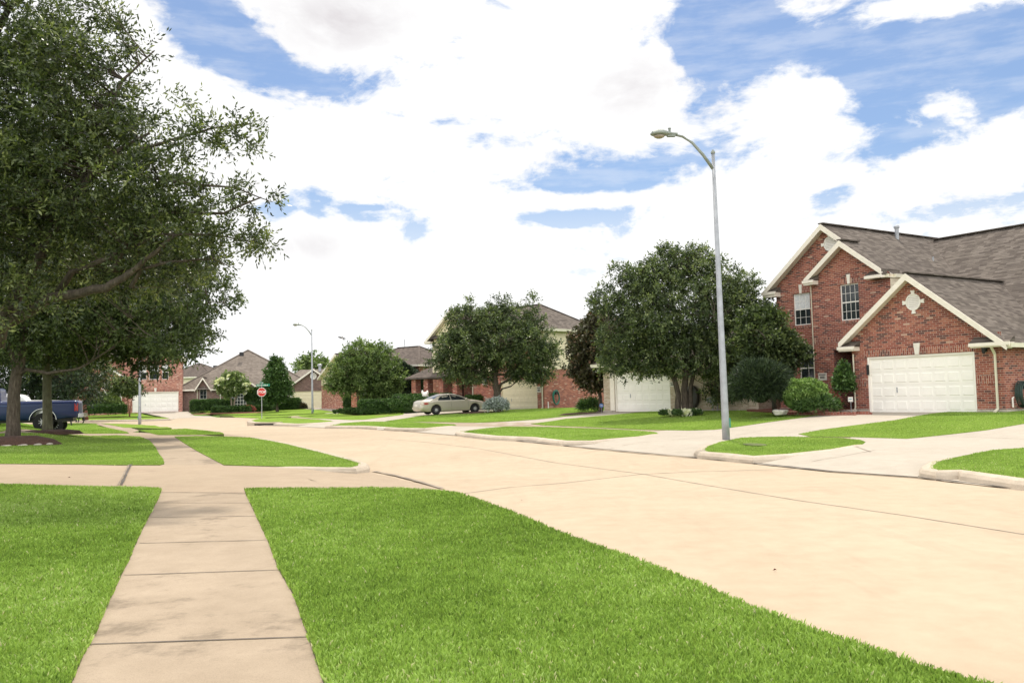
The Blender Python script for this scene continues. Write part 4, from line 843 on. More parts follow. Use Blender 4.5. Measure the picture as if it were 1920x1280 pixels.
# ===== cream-gabled house
N = House('gabled_house', 'cream gabled house with dark roof edge half hidden by the two slim trees', 603, 760, 98, 35)
ez = N.loc(603, 706, -.3)[1]; apx = N.loc(629, 663, -.3)
mb = MB(); mb.wall((0, 0, 0), (1, 0, 0), [(0, -.6), (2*apx[0], -.6), (2*apx[0], 2.2), (0, 2.2)], [rect(6.2, 7.4, .6, 1.9)], .1, (0, 1, 0)); mb.wall((2*apx[0], 0, 0), (0, 1, 0), rect(0, 10, -.6, ez)); N.part(mb, 'wall', M_brickp)
mb = MB(); mb.wall((0, -.01, 0), (1, 0, 0), [(0, 2.2), (2*apx[0], 2.2), (2*apx[0], ez), (apx[0], apx[1]-.15), (0, ez)]); N.part(mb, 'upper_wall', M_siding)
gable_roof(N, -.3, 2*apx[0]+.3, -.35, 9, apx[0], apx[1], ez-.15, ez-.15, M_roofd, tm=M_trim)
N2 = N.loc(661, 735, 0); downspout(N, N2[0], 0, -.1, N2[1], .1, .2, .08)
mb = MB(); mb.wall((2*apx[0]-.1, -.02, 0), (sin(radians(55)), cos(radians(55)), 0), rect(0, 7, -.6, 3.0), [rect(1.0, 2.6, .7, 2.2)], .1, (0, .1, 0)); N.part(mb, 'side_wing', M_brickp)
mb = MB(); mb.wall((2*apx[0]-.05, .05, 0), (sin(radians(55)), cos(radians(55)), 0), rect(1.0, 2.6, .7, 2.2)); wpn = N.part(mb, 'window', M_glass)
mb = MB(); a_ = Vector((sin(radians(55)), cos(radians(55)), 0)); o_ = Vector((2*apx[0]-.06, -.0, 0))
for q in (1.0, 1.53, 2.07, 2.6): mb.beam(o_+a_*q+Vector((0, 0, .7)), o_+a_*q+Vector((0, 0, 2.2)), .05, .05)
for q in (.7, 1.2, 1.7, 2.2): mb.beam(o_+a_*1.0+Vector((0, 0, q)), o_+a_*2.6+Vector((0, 0, q)), .05, .05)
N.part(mb, 'muntins', M_white, wpn)

# ===== grey-brown house facing the intersection
G = House('brown_brick_house', 'wide low brown brick house with tall grey hip roof and cream garage door', 549, 766, 104, 101)
mb = MB()
mb.wall((0, 0, 0), (1, 0, 0), [(-.36, -.6), (5.05, -.6), (5.05, 2.45), (2.4, 4.55), (-.36, 2.45)], [rect(0, 4.4, -.1, 2.03)], .16, (0, 1, 0)); mb.wall((-.36, 0, 0), (0, 1, 0), rect(0, 3, -.6, 2.45)); mb.wall((5.05, 0, 0), (0, 1, 0), rect(0, 12, -.6, 2.45))
mb.wall((-13, 1.2, 0), (1, 0, 0), [(0, -.6), (12.7, -.6), (12.7, 2.45), (8.75, 2.5), (6.6, 4.2), (4.7, 2.7), (4.2, 2.5), (3.4, 2.6), (2.75, 3.75), (2.1, 2.6), (0, 2.5)], [rect(5.9, 7.6, .35, 2.25), rect(9.9, 11.6, .3, 1.85), rect(8.5, 9.1, 0, 2.1), [(2.35, 1.4), (3.15, 1.4), (3.15, 2.4), (2.95, 2.85), (2.55, 2.85), (2.35, 2.4)]], .12, (0, 1, 0)); mb.wall((-13, 1.2, 0), (0, 1, 0), rect(0, 11, -.6, 2.45))
G.part(mb, 'wall', M_brickg)
garage_door(G, .08, 4.32, -.1, 1.98, .1, M_doorc, 8, 4)
window(G, -7.1, -5.4, .35, 2.25, 1.27, 5, 5, sash=False); window(G, -3.1, -1.4, .3, 1.85, 1.27, 5, 4, sash=False); window(G, -10.65, -9.85, 1.4, 2.85, 1.27, 2, 3, sash=False)
mb = MB(); mb.box(-4.5, -3.9, 1.9, 1.95, 0, 2.1); G.part(mb, 'front_door', M_dark); mb = MB(); mb.box(-4.62, -4.5, 1.1, 1.2, 0, 2.3); mb.box(-3.9, -3.78, 1.1, 1.2, 0, 2.3); mb.box(-4.7, -3.7, 1.1, 1.2, 2.3, 2.45); G.part(mb, 'door_surround', M_trim)
pk = G.loc(465, 656, 9.0)
mb = MB(); mb.add([(-13.4, .8, 2.5), (3.0, .8, 2.5), (3.0, 17, 2.5), (-13.4, 17, 2.5), (pk[0], 9.0, pk[1])], [(0, 1, 4), (1, 2, 4), (2, 3, 4), (3, 0, 4)]); mb.beam((pk[0], 9, pk[1]+.03), (-13.4, .8, 2.53), .22, .05); mb.beam((pk[0], 9, pk[1]+.03), (3, .8, 2.53), .22, .05)
G.part(mb, 'roof', M_roofg)
gable_roof(G, -.75, 5.5, -.35, 8.5, 2.4, 4.72, 2.45, 2.45, M_roofg, tm=M_trim, nm='garage_roof')
gable_roof(G, -8.5, -4.1, .85, 6.5, -6.4, 4.5, 2.72, 2.72, M_roofg, tm=M_trim, nm='porch_roof'); gable_roof(G, -11.2, -9.3, .85, 4.2, -10.25, 3.95, 2.45, 2.45, M_roofg, tm=M_trim, nm='dormer_roof')
for a_, b_, c_, d_ in ((-13.4, -11.2, .7, 2.36), (-9.3, -8.5, .7, 2.36), (-4.1, -.75, .7, 2.36), (5.1, 5.5, -.42, 2.25)):
    mb = MB(); mb.box(a_, b_, c_, c_+.1, d_, d_+.16); G.part(mb, 'gutter', M_trim)
downspout(G, -8.3, 1.2, 0, 2.4, .1, .3, .09, m_=M_white); downspout(G, -.5, 0, 0, 2.4, .1, .3, .09, m_=M_white); downspout(G, -10.9, 1.2, 1.2, 2.5, .1, .3, .08)
round_vent(G, 2.4, 3.8, .38, 0, False); pg = G.loc(545, 741, 0); plaque(G, pg[0]-.2, pg[0]+.2, pg[1]-.2, pg[1]+.2, 0)
for px, py in ((404, 687), (436, 681), (453, 662)):
    l = G.loc(px, py, 6.5); mb = MB(); mb.box(l[0]-.25, l[0]+.25, 6.3, 6.7, l[1]-.35, l[1]+.12); G.part(mb, 'roof_vent', M_black)

# ===== brick house on the far left
L = House('left_brick_house', 'two-storey pinkish brick house with white garage door beyond the pickup', 236, 772, 100, 110); L.root.scale = (.94, 1, 1)
mb = MB()
mb.wall((0, 0, 0), (1, 0, 0), [(-.4, -.6), (6.4, -.6), (6.4, 6.1), (3.2, 8.0), (-.2, 6.0), (-.4, 5.9)], [rect(.72, 5.93, -.1, 2.2), rect(1.5, 2.3, 3.62, 5.3), rect(2.6, 3.75, 3.62, 5.3), rect(4.05, 4.8, 3.62, 5.3)], .12, (0, 1, 0))
mb.wall((6.4, 0, 0), (0, 1, 0), rect(0, 11, -.6, 6)); mb.wall((-.4, 0, 0), (0, 1, 0), rect(0, 3, -.6, 6))
mb.wall((-4.3, .8, 0), (1, 0, 0), [(-3, -.6), (3.9, -.6), (3.9, 5.9), (-.0, 5.9), (-3, 4.2)], [rect(.3, 1.1, .6, 2.0), rect(-.2, .5, 3.4, 4.6)], .12, (0, 1, 0))
mb.wall((-3.1, -.4, 0), (1, 0, 0), [(0, -.6), (2.72, -.6), (2.72, 3.9), (1.55, 4.75), (0, 3.75)], [[(.45, 2.6), (1.5, 2.6), (1.5, 3.4), (1.2, 3.75), (.45, 3.75)], rect(.95, 2.5, -.02, 2.45)], .15, (0, 1, 0)); mb.wall((-3.1, -.4, 0), (0, 1, 0), rect(0, 1.2, -.6, 3.8)); mb.wall((-.38, -.4, 0), (0, 1, 0), rect(0, .4, -.6, 3.8))
L.part(mb, 'wall', M_brickp)
garage_door(L, .80, 5.85, -.1, 2.14, .1, M_doorw, 8, 4); 
for a, b in ((1.5, 2.3), (2.6, 3.75), (4.05, 4.8)): window(L, a, b, 3.62, 5.3, .06, 1, 1, 'top' )
window(L, -2.65, -1.6, 2.6, 3.75, -.33, 3, 3, sash=False); window(L, -4.0, -3.2, .6, 2.0, .88, 2, 2)
mb = MB(); mb.box(-2.1, -.7, .75, .79, 0, 2.5); L.part(mb, 'front_door', M_dark); 
for a_ in (-2.35, -.62):
    mb = MB(); mb.box(a_, a_+.2, -.6, -.42, 0, 2.5); L.part(mb, 'porch_column', M_white)
keystone(L, 3.3, 2.25, 2.65, 0, .2, .3); keystone(L, -1.75, 3.75, 4.1, -.4, .2, .3); soldier(L, .6, 6.0, 2.22, 2.45, 0, n='garage_lintel')
mb = MB(); mb.box(.6, 6.0, -.06, -.015, 2.13, 2.2); L.part(mb, 'door_header', M_trim)
gable_roof(L, -.9, 6.9, -.4, 5, 3.1, 8.2, 5.95, 5.95, M_roof, tm=M_trim); hip(L, -5.6, 6.8, .4, 11.5, 5.95, .55, M_roof, nm='main_roof', fm=M_trim)
gable_roof(L, -3.5, .1, -.8, 2.5, -1.6, 4.95, 3.85, 3.85, M_roof, tm=M_white, nm='porch_roof'); downspout(L, -3.05, -.4, 0, 3.8, .1, .2, .08, m_=M_white)
eave_return(L, 6.0, 6.95, -.42, 0, 5.7, 5.9)

# ===== far roof between the two houses
K = House('distant_house', 'distant house roof showing between the pink brick house and the wide low house', 340, 760, 150, 80)
kz = K.loc(345, 707, 0)[1]; mb = MB(); mb.wall((-4, 0, 0), (1, 0, 0), rect(0, 9.5, -.6, kz)); mb.wall((5.5, 0, 0), (0, 1, 0), rect(0, 9, -.6, kz)); K.part(mb, 'wall', M_siding2); hip(K, -4.5, 6.0, -.4, 9.4, kz, .5, M_roofd, fm=M_trim)
K2 = House('distant_house', 'pale distant roof with a flue pipe behind the low cream garage gable', 612, 760, 135, 80)
kz = K2.loc(612, 712, 0)[1]; mb = MB(); mb.wall((-6, 0, 0), (1, 0, 0), rect(0, 12, -.6, kz)); K2.part(mb, 'wall', M_siding2); gz = K2.loc(600, 692, 5)[1]
mb = MB(); mb.slab([(-6.4, -.4, kz), (6.4, -.4, kz), (6.4, 5, gz), (-6.4, 5, gz)], (0, 0, -.1)); mb.slab([(-6.4, 5, gz), (6.4, 5, gz), (6.4, 10, kz), (-6.4, 10, kz)], (0, 0, -.1)); K2.part(mb, 'roof', M_roofg)
fx = K2.loc(599.5, 692, 4); mb = MB(); mb.lathe([(.22, -.5), (.22, .5), (.38, .5), (.38, .75), (.2, .85)], 'z', 10, (fx[0], 4, fx[1])); K2.part(mb, 'flue', M_galv)

# ------------------------------------------------------------------ fences
def fence(name, label, p0, p1, h_, n, grp=None):
    p0, p1 = Vector(p0), Vector(p1); r = thing(name, label, 'fence', tuple(p0), 0, grp); d = p1-p0; d.z = 0; L_ = d.length; a = d/L_; nrm = Vector((a.y, -a.x, 0)); k = max(4, int(L_/.15)); mb = MB()
    for i in range(k):
        c = a*(L_*(i+.5)/k); hh = h_+random.uniform(-.02, .02); wv = L_/k*.47; y_ = random.uniform(0, .012)
        mb.slab([c-a*wv+nrm*y_, c+a*wv+nrm*y_, c+a*wv+nrm*y_+Vector((0, 0, hh)), c-a*wv+nrm*y_+Vector((0, 0, hh))], nrm*.02)
    mb.build('pickets', M_fence, r); mb = MB()
    for z_ in (.3, h_*.5, h_-.3): mb.beam(Vector((0, 0, z_))-nrm*.03, a*L_+Vector((0, 0, z_))-nrm*.03, .04, .09)
    mb.build('rails', M_fence, r); return r
gl = lambda x, y: G.w(x, y, -.1)
fence('wooden_fence', 'weathered wooden fence between the pink brick house and the wide low house', L.w(6.05, .6, -.2), G.w(-13.0, 1.3, -.2), 1.75, 20)
fence('wooden_fence', 'weathered brown wooden fence right of the low cream garage door', atY(636, 769, 97), atY(657, 767, 97), 2.0, 20)

# ------------------------------------------------------------------ small items on and by the houses
def hose_coil(name, label, loc, rz, col, r=.3, n=7, asp=1.25, dep=.2, holder=True):
    t = thing(name, label, 'garden hose', loc, rz); mb = MB()
    for k in range(n):
        rr = r*(1-.035*(k % 3)); y_ = -.04-dep*k/n; ph = random.uniform(0, .3)
        mb.tube([(rr*cos(a)*(.8), y_+.01*sin(3*a), rr*asp*sin(a)-.04*(k % 2)) for a in np.linspace(ph, ph+2*pi, 19)], .019, 6)
    mb.build('coil', col, t, smooth=True)
    if holder:
        mb = MB(); mb.box(-.12, .12, -.02-dep-.02, 0, r*asp*.35, r*asp*.8); mb.build('holder', M_black, t)
    return t
M_hoseg = plain('teal_green_hose', (.04, .26, .19), .5); M_hosek = plain('dark_green_hose', (.03, .055, .045), .5, var=.3); M_hosebox = plain('dark_brown_plastic', (.05, .045, .045), .5); M_grey = plain('grey_plastic', (.30, .29, .30), .5)
def on_wall_side(h, px, py, xw):      # sight line with the side wall x = xw
    e = h.e; r = ray(px, py); t = ((h.o+e*xw-CAM)@e)/(r@e); p = CAM+r*t; return p
p = on_wall_side(R, 1911, 738, 5.34); hose_coil('garden_hose', 'dark green garden hose coiled on a holder at the right wall of the brick garage', tuple(p), R.th, M_hosek, .42, 9, 1.05, .25)
p = on_wall_side(C, 1041, 744, 4.6); hose_coil('garden_hose', 'teal green garden hose coiled on the red brick side wall', tuple(p), C.th, M_hoseg, .42, 6, 1.25, .14)
p = np.array(B.w(*(lambda q: (q[0], -.05, q[1]))(B.loc(1301, 744, 0)))); t = thing('hose_reel', 'dark hose reel with grey cap on the beige wall behind the oak', 'hose reel', tuple(p), B.th-pi/2)
mb = MB(); mb.lathe([(.30, -.28), (.42, -.24), (.44, -.06), (.38, 0)], 'y', 20, (0, 0, 0)); 
for v_ in range(len(mb.v)): mb.v[v_] = (mb.v[v_][0], mb.v[v_][1], mb.v[v_][2]*1.35)
mb.build('drum', M_hosebox, t, smooth=False); mb = MB(); mb.box(-.17, .17, -.36, -.02, .15, .52); mb.build('cap', M_grey, t)
q = B.loc(1343, 750, 0); p = np.array(B.w(q[0], -.2, q[1])); t = thing('gas_meter', 'small grey gas meter on pipes by the beige wall', 'gas meter', tuple(p), B.th-pi/2)
mb = MB(); mb.box(-.16, .16, -.12, .08, -.12, .16); mb.lathe([(.13, -.18), (.13, -.12)], 'y', 12, (-.18, 0, .02)); mb.build('meter_body', M_galv, t); mb = MB(); mb.tube([(-.05, -.02, -.1), (-.05, -.02, -.65)], .03, 6); mb.tube([(.2, 0, -.65), (.2, 0, .28), (-.08, 0, .30), (-.08, 0, .14)], .025, 6); mb.build('pipe', M_galv, t)
# side outlet pipes
q = on_wall_side(R, 1899, 758, 5.34); mb = MB(); mb.tube([(0, 0, -.1), (0, 0, .22), (.05, 0, .25)], .03, 8); o = mb.build('drain_standpipe', M_white); o.location = tuple(q); tag(o, 'short white pipe standing by the right corner of the brick garage', 'pipe')
q = on_wall_side(C, 1028, 762, 4.9); mb = MB(); mb.tube([(0, 0, -.2), (0, 0, .35)], .04, 8); o = mb.build('drain_standpipe', M_white); o.location = tuple(q); tag(o, 'short white pipe by the downspout of the cream-sided house', 'pipe')
SGN = .62
def yard_sign(px, py, Y, label, col, shape='rect', hgt=.55, rz=0, extra=None):
    b = atY(px, py, Y); t = thing('yard_sign', label, 'yard sign', tuple(b), rz); t.scale = (SGN, 1, SGN); mb = MB(); mb.box(-.01, .01, -.01, .01, -.1, hgt); mb.build('stake', M_galv, t); mb = MB()
    if shape == 'rect': mb.box(-.17, .17, -.02, -.005, hgt-.05, hgt+.25)
    else: mb.lathe([(.19, -.02), (.19, 0)], 'y', 8, (0, 0, hgt+.12))
    f = mb.build('panel', col, t); mb = MB(); mb.box(-.11, .11, -.026, -.021, hgt+.10, hgt+.14); mb.build('marking', extra or M_grey, f); return t
M_bluesign = plain('blue_sign', (.10, .18, .42), .5); M_teal = plain('teal_mark', (.05, .35, .38), .5)
yard_sign(1596, 770, 34.3, 'small white yard sign by the brick garage entry', M_white, 'rect', .62, R.th-pi/2, M_teal)
yard_sign(1128, 773, 48.6, 'blue eight-sided yard sign under the bronze-leaved tree', M_bluesign, 'oct', .50, 0, M_white)
yard_sign(781, 775, 64, 'small blue and white yard sign behind the gold sedan', M_bluesign, 'oct', .30, 0, M_white)
# rock by the bed, splash block
def rock(px, py, Y, r, label, m_=None):
    b = atY(px, py, Y); bm = bmesh.new(); bmesh.ops.create_icosphere(bm, subdivisions=3, radius=r)
    for v in bm.verts: f = 1+.22*sin(v.co.x*9/r*.4+b[0])*cos(v.co.y*7/r*.4)+.1*sin(v.co.z*17/r*.3); v.co = Vector((v.co.x*f*1.2, v.co.y*f, v.co.z*f*.6))
    me = bpy.data.meshes.new('rock'); bm.to_mesh(me); bm.free(); me.materials.append(m_ or M_plaque); o = bpy.data.objects.new('rock', me); COL.objects.link(o); o.location = tuple(b); return tag(o, label, 'rock')
rock(1463, 772, 35.3, .22, 'pale rock at the edge of the bed by the round green bush')
q = R.w(-.75, -.25, .02); mb = MB(); mb.add([(-.5, -.12, 0), (.25, -.12, 0), (.3, .12, 0), (-.5, .12, 0), (-.5, -.12, .05), (.25, -.12, .10), (.3, .12, .10), (-.5, .12, .05)], [(3, 2, 1, 0), (4, 5, 6, 7), (0, 1, 5, 4), (1, 2, 6, 5), (2, 3, 7, 6), (3, 0, 4, 7)]); o = mb.build('splash_block', M_found); o.location = q; o.rotation_euler = (0, 0, R.th-pi/2); tag(o, 'flat pale concrete splash block by the garage entry', 'splash block')
# white garden figure on the porch of the cream house
b = atY(799, 742, 68.5); t = thing('garden_statue', 'small white animal statue by the porch columns behind the sedan', 'statue', tuple(b)); mb = MB(); mb.lathe([(.05, -.3), (.25, -.25), (.28, 0), (.2, .12)], 'x', 10, (0, 0, .05)); mb.lathe([(.09, 0), (.10, .12), (.04, .3)], 'z', 8, (-.28, 0, .15)); mb.lathe([(.11, -.02), (.10, .1), (.05, .28)], 'z', 8, (.1, 0, .15))
for x_ in (-.22, .12): mb.tube([(x_, 0, .05), (x_, 0, -.55)], .07, 6)
mb.build('figure', M_white, t, smooth=True)

# ------------------------------------------------------------------ street lamps
def lamp():
    t = thing('street_lamp', 'near grey street lamp with curved arm on the grass island', 'street lamp', (0, 0, 0)); mb = MB()
    mb.lathe([(.115, -.1), (.11, .6), (.048, 8.45)], 'z', 12); mb.build('pole', M_galv, t, smooth=True)
    mb = MB(); mb.lathe([(.048, 8.45), (.066, 8.46), (.066, 8.50), (.02, 8.57)], 'z', 12); mb.build('pole_cap', M_lamp, t)
    mb = MB(); mb.tube([(-.02, 0, 8.0), (-.30, 0, 8.42), (-.62, 0, 8.80), (-.90, 0, 8.98), (-1.18, 0, 9.05)], [.05, .045, .04, .036, .034], 10); mb.build('arm', M_lamp, t, smooth=True)
    # cobra head
    hd = MB(); n = 16; prof = [(-1.05, .05, .05, 9.05), (-1.22, .075, .06, 9.055), (-1.34, .11, .085, 9.06), (-1.50, .165, .12, 9.075), (-1.66, .175, .125, 9.075), (-1.80, .12, .09, 9.065), (-1.86, .03, .03, 9.055)]
    vs = []
    for (x, wy, hz_, zc_) in prof:
        for k in range(n):
            a = 2*pi*k/n; zz2 = sin(a)*hz_; vs.append((x, cos(a)*wy, zc_+(zz2 if zz2 > 0 else zz2*.55)))
    hd.add(vs, [(i*n+k, i*n+(k+1) % n, (i+1)*n+(k+1) % n, (i+1)*n+k) for i in range(len(prof)-1) for k in range(n)]+[tuple(range(n)), tuple((len(prof)-1)*n+k for k in range(n))])
    hd.box(-1.36, -1.12, -.06, .06, 8.98, 9.04); h_ = hd.build('lamp_head', M_lamp, t, smooth=False)
    mb = MB(); prof2 = [(0, -.11), (.06, -.105), (.11, -.075), (.14, -.03)]
    mb.lathe([(r_ if r_ else .01, z_) for r_, z_ in prof2], 'z', 16, (0, 0, 0)); mb.v = [(-1.60+x*1.3, y*1.0, 9.04+z) for x, y, z in mb.v]; mb.build('lens', M_lens, h_, smooth=True)
    mb = MB(); mb.lathe([(.035, 0), (.035, .09), (.045, .09), (.045, .12)], 'z', 10, (-1.28, 0, 9.12)); mb.build('photocell', M_lamp, h_)
    mb = MB(); mb.box(.10, .14, -.05, .05, .35, .62); mb.build('access_cover', M_hoseg, t)
    return t
LP = lamp(); bz = atY(1362, 832, 25.8); LP.location = (bz[0], bz[1], .14); LP.rotation_euler = (0, radians(-.5), radians(4))
def copy_tree(o, parent=None):
    c = o.copy(); COL.objects.link(c); c.parent = parent
    for ch in list(o.children): copy_tree(ch, c)
    return c
for px, py, Y_, lb, rz in ((586, 778.5, 87.8, 'far street lamp in front of the low cream garage door', 4), (262, 795, 66.8, 'street lamp pole before the pink brick house, its top lost in the leaves', 180)):
    c = copy_tree(LP); b = atY(px, py, Y_); c.location = tuple(b); c.rotation_euler = (0, 0, radians(rz)); c['label'] = lb
for o in bpy.data.objects:
    if o.name.startswith('street_lamp'): o['group'] = 'street lamps along the street'

# ------------------------------------------------------------------ stop sign with street name blades
def text_mesh(txt, size, m_, parent, loc, rot, name='lettering'):
    cu = bpy.data.curves.new(name, 'FONT'); cu.body = txt; cu.size = size; cu.align_x = 'CENTER'; cu.align_y = 'CENTER'; cu.extrude = .002; cu.offset = size*.02
    o = bpy.data.objects.new(name, cu); COL.objects.link(o); dg = bpy.context.evaluated_depsgraph_get(); me = bpy.data.meshes.new_from_object(o.evaluated_get(dg)); bpy.data.objects.remove(o)
    me.materials.clear(); me.materials.append(m_); o = bpy.data.objects.new(name, me); COL.objects.link(o); o.parent = parent; o.location = loc; o.rotation_euler = rot; return o
M_stop = plain('stop_red', (.55, .035, .03), .4, var=.05); M_signg = plain('street_sign_green', (.01, .22, .14), .4, var=.08); M_signw = plain('sign_white', (.82, .80, .78), .4, var=.02)
b = atY(491, 782, 75); t = thing('stop_sign', 'red octagonal stop sign with green street name blades on top', 'stop sign', tuple(b), radians(8)); mb = MB(); mb.box(-.03, .03, -.03, .03, -.1, 2.95); mb.build('post', M_galv, t)
zc = (782-735.5)/22+.0; zc = 2.13
def octo(r, y0, y1): 
    mb = MB(); mb.lathe([(r, y0), (r, y1)], 'y', 8, (0, 0, zc)); c, s_ = cos(pi/8), sin(pi/8); mb.v = [(x*c-(z-zc)*s_, y, x*s_+(z-zc)*c+zc) for x, y, z in mb.v]; return mb
f = octo(.40, -.05, -.04).build('sign_border', M_signw, t); octo(.365, -.054, -.05).build('sign_face', M_stop, t); text_mesh('STOP', .30, M_signw, f, (0, -.058, zc), (pi/2, 0, 0))
for z_, rz, w_, sgn in ((2.72, 0, 1.1, 'a'), (2.92, radians(80), .9, 'b')):
    mb = MB(); mb.box(-w_/2, w_/2, -.012, .012, z_-.1, z_+.1); bl = mb.build('street_name_blade', M_signg, t); bl.rotation_euler = (0, 0, rz)
    mb = MB()
    x_ = -w_*.42
    while x_ < w_*.36:
        ww = random.uniform(.035, .06); mb.box(x_, x_+ww, -.018, -.013, z_-.045, z_+random.choice([.02, .045])); x_ += ww+random.choice([.02, .02, .05])
    mb.build('name_lettering', M_signw, bl)
for o in t.children:
    if o.name.startswith('street_name_blade') and abs(o.rotation_euler[2]) < .1: o.location = (.12, 0, 0)

# ------------------------------------------------------------------ bird
b = atY(641, 633, 45); t = thing('flying_bird', 'dark bird flying above the two slim trees', 'bird', tuple(b), radians(15)); 
bm = bmesh.new(); vs = [(-.19, 0, .035), (-.13, 0, .03), (-.04, 0, .0), (.10, 0, -.03), (.20, 0, -.05)]
vv = [bm.verts.new(v) for v in vs]; [bm.edges.new((vv[i], vv[i+1])) for i in range(4)]
w1 = [bm.verts.new(v) for v in [(.04, -.13, -.03), (.10, -.24, -.14)]]; w2 = [bm.verts.new(v) for v in [(.02, .14, .06), (.06, .28, .04)]]
bm.edges.new((vv[2], w1[0])); bm.edges.new((w1[0], w1[1])); bm.edges.new((vv[2], w2[0])); bm.edges.new((w2[0], w2[1]))
me = bpy.data.meshes.new('bird_body'); bm.to_mesh(me); bm.free(); me.materials.append(M_black); o = bpy.data.objects.new('bird_body', me); COL.objects.link(o); o.parent = t
sk_ = o.modifiers.new('skin', 'SKIN'); rad = [(.018, .02), (.035, .035), (.055, .05), (.04, .035), (.035, .012), (.06, .012), (.03, .008), (.06, .012), (.03, .008)]
for v, r_ in zip(me.skin_vertices[0].data, rad): v.radius = r_
me.skin_vertices[0].data[2].use_root = True; ss = o.modifiers.new('sub', 'SUBSURF'); ss.levels = 1; ss.render_levels = 2
# twig tip hanging in at the top belongs to the big near tree (built with it)
# ------------------------------------------------------------------ trees and shrubs
def unit(v): return v/np.maximum(1e-9, np.linalg.norm(v, axis=-1, keepdims=True))
def leaves(C_, out, ntw, nl, tl, ll, lw, rng, droop=.1, spread=.8):
    """C_ cluster centres, out outward directions; every cluster gets ntw twigs of nl leaves. returns verts, faces, tint"""
    n = len(C_); td = unit(out[:, None, :]*.75+rng.normal(0, spread, (n, ntw, 3))+np.array([0, 0, .15-droop]))
    L_ = tl*rng.uniform(.5, 1.15, (n, ntw, 1, 1)); t = (np.arange(nl)+rng.uniform(0, .8, (n, ntw, nl)))/nl
    pos = C_[:, None, None, :]+td[:, :, None, :]*L_*t[..., None]+rng.normal(0, tl*.05, (n, ntw, nl, 3)); pos[..., 2] -= droop*(t**2)*tl
    ld = unit(td[:, :, None, :]*.8+rng.normal(0, .62, (n, ntw, nl, 3))); nr = unit(np.cross(ld, rng.normal(0, 1, (n, ntw, nl, 3))+np.array([0, 0, .0])))
    l_ = ll*rng.uniform(.6, 1.2, (n, ntw, nl, 1)); w_ = lw*rng.uniform(.7, 1.2, (n, ntw, nl, 1))
    pos = pos.reshape(-1, 3); ld = ld.reshape(-1, 3); nr = nr.reshape(-1, 3); l_ = l_.reshape(-1, 1); w_ = w_.reshape(-1, 1)
    V = np.empty((len(pos), 4, 3)); V[:, 0] = pos; V[:, 1] = pos+ld*l_*.5+nr*w_; V[:, 2] = pos+ld*l_; V[:, 3] = pos+ld*l_*.5-nr*w_
    base = rng.uniform(.1, .75, (n, 1, 1))+rng.normal(0, .10, (n, ntw, 1))+rng.normal(0, .14, (n, ntw, nl))+.18*(t-.5)
    tint = np.clip(base, 0, 1).reshape(-1); i = np.arange(len(pos))*4
    return V.reshape(-1, 3), np.c_[i, i+1, i+2, i+3], np.repeat(tint, 4)
def lobe_world(px, py, rx, ry, Y, dY=0, rd=None):
    c = atY(px, py, Y+dY); k = (Y+dY)/FPX; return (c, np.array([rx*k, (rd if rd else (rx+ry)/2)*k if not rd else rd, ry*k]))
def sample_lobes(lobes, n, rng, shell=.55, cut=None):
    vol = np.array([np.prod(r)**.72 for _, r in lobes]); cnt = rng.multinomial(int(n*1.0), vol/vol.sum()); P_ = []; O_ = []
    for (c, r), k in zip(lobes, cnt):
        d = unit(rng.normal(0, 1, (k, 3))); rr = rng.uniform(shell**3, 1, (k, 1))**(1/3)
        f = 1+.20*np.sin(d[:, :1]*5.1+c[0])*np.cos(d[:, 2:3]*6.3+c[2])+.16*np.sin(d[:, 1:2]*11+d[:, 2:3]*9+c[0])
        P_.append(c+d*r*rr*f); O_.append(d)
    P_, O_ = np.concatenate(P_), np.concatenate(O_)
    # thin clusters that sit deep inside another lobe
    keep = np.ones(len(P_), bool)
    for c, r in lobes:
        q = np.linalg.norm((P_-c)/r, axis=1); keep &= ~((q < shell*.75) & (rng.uniform(0, 1, len(P_)) < .75))
    return P_[keep], O_[keep]
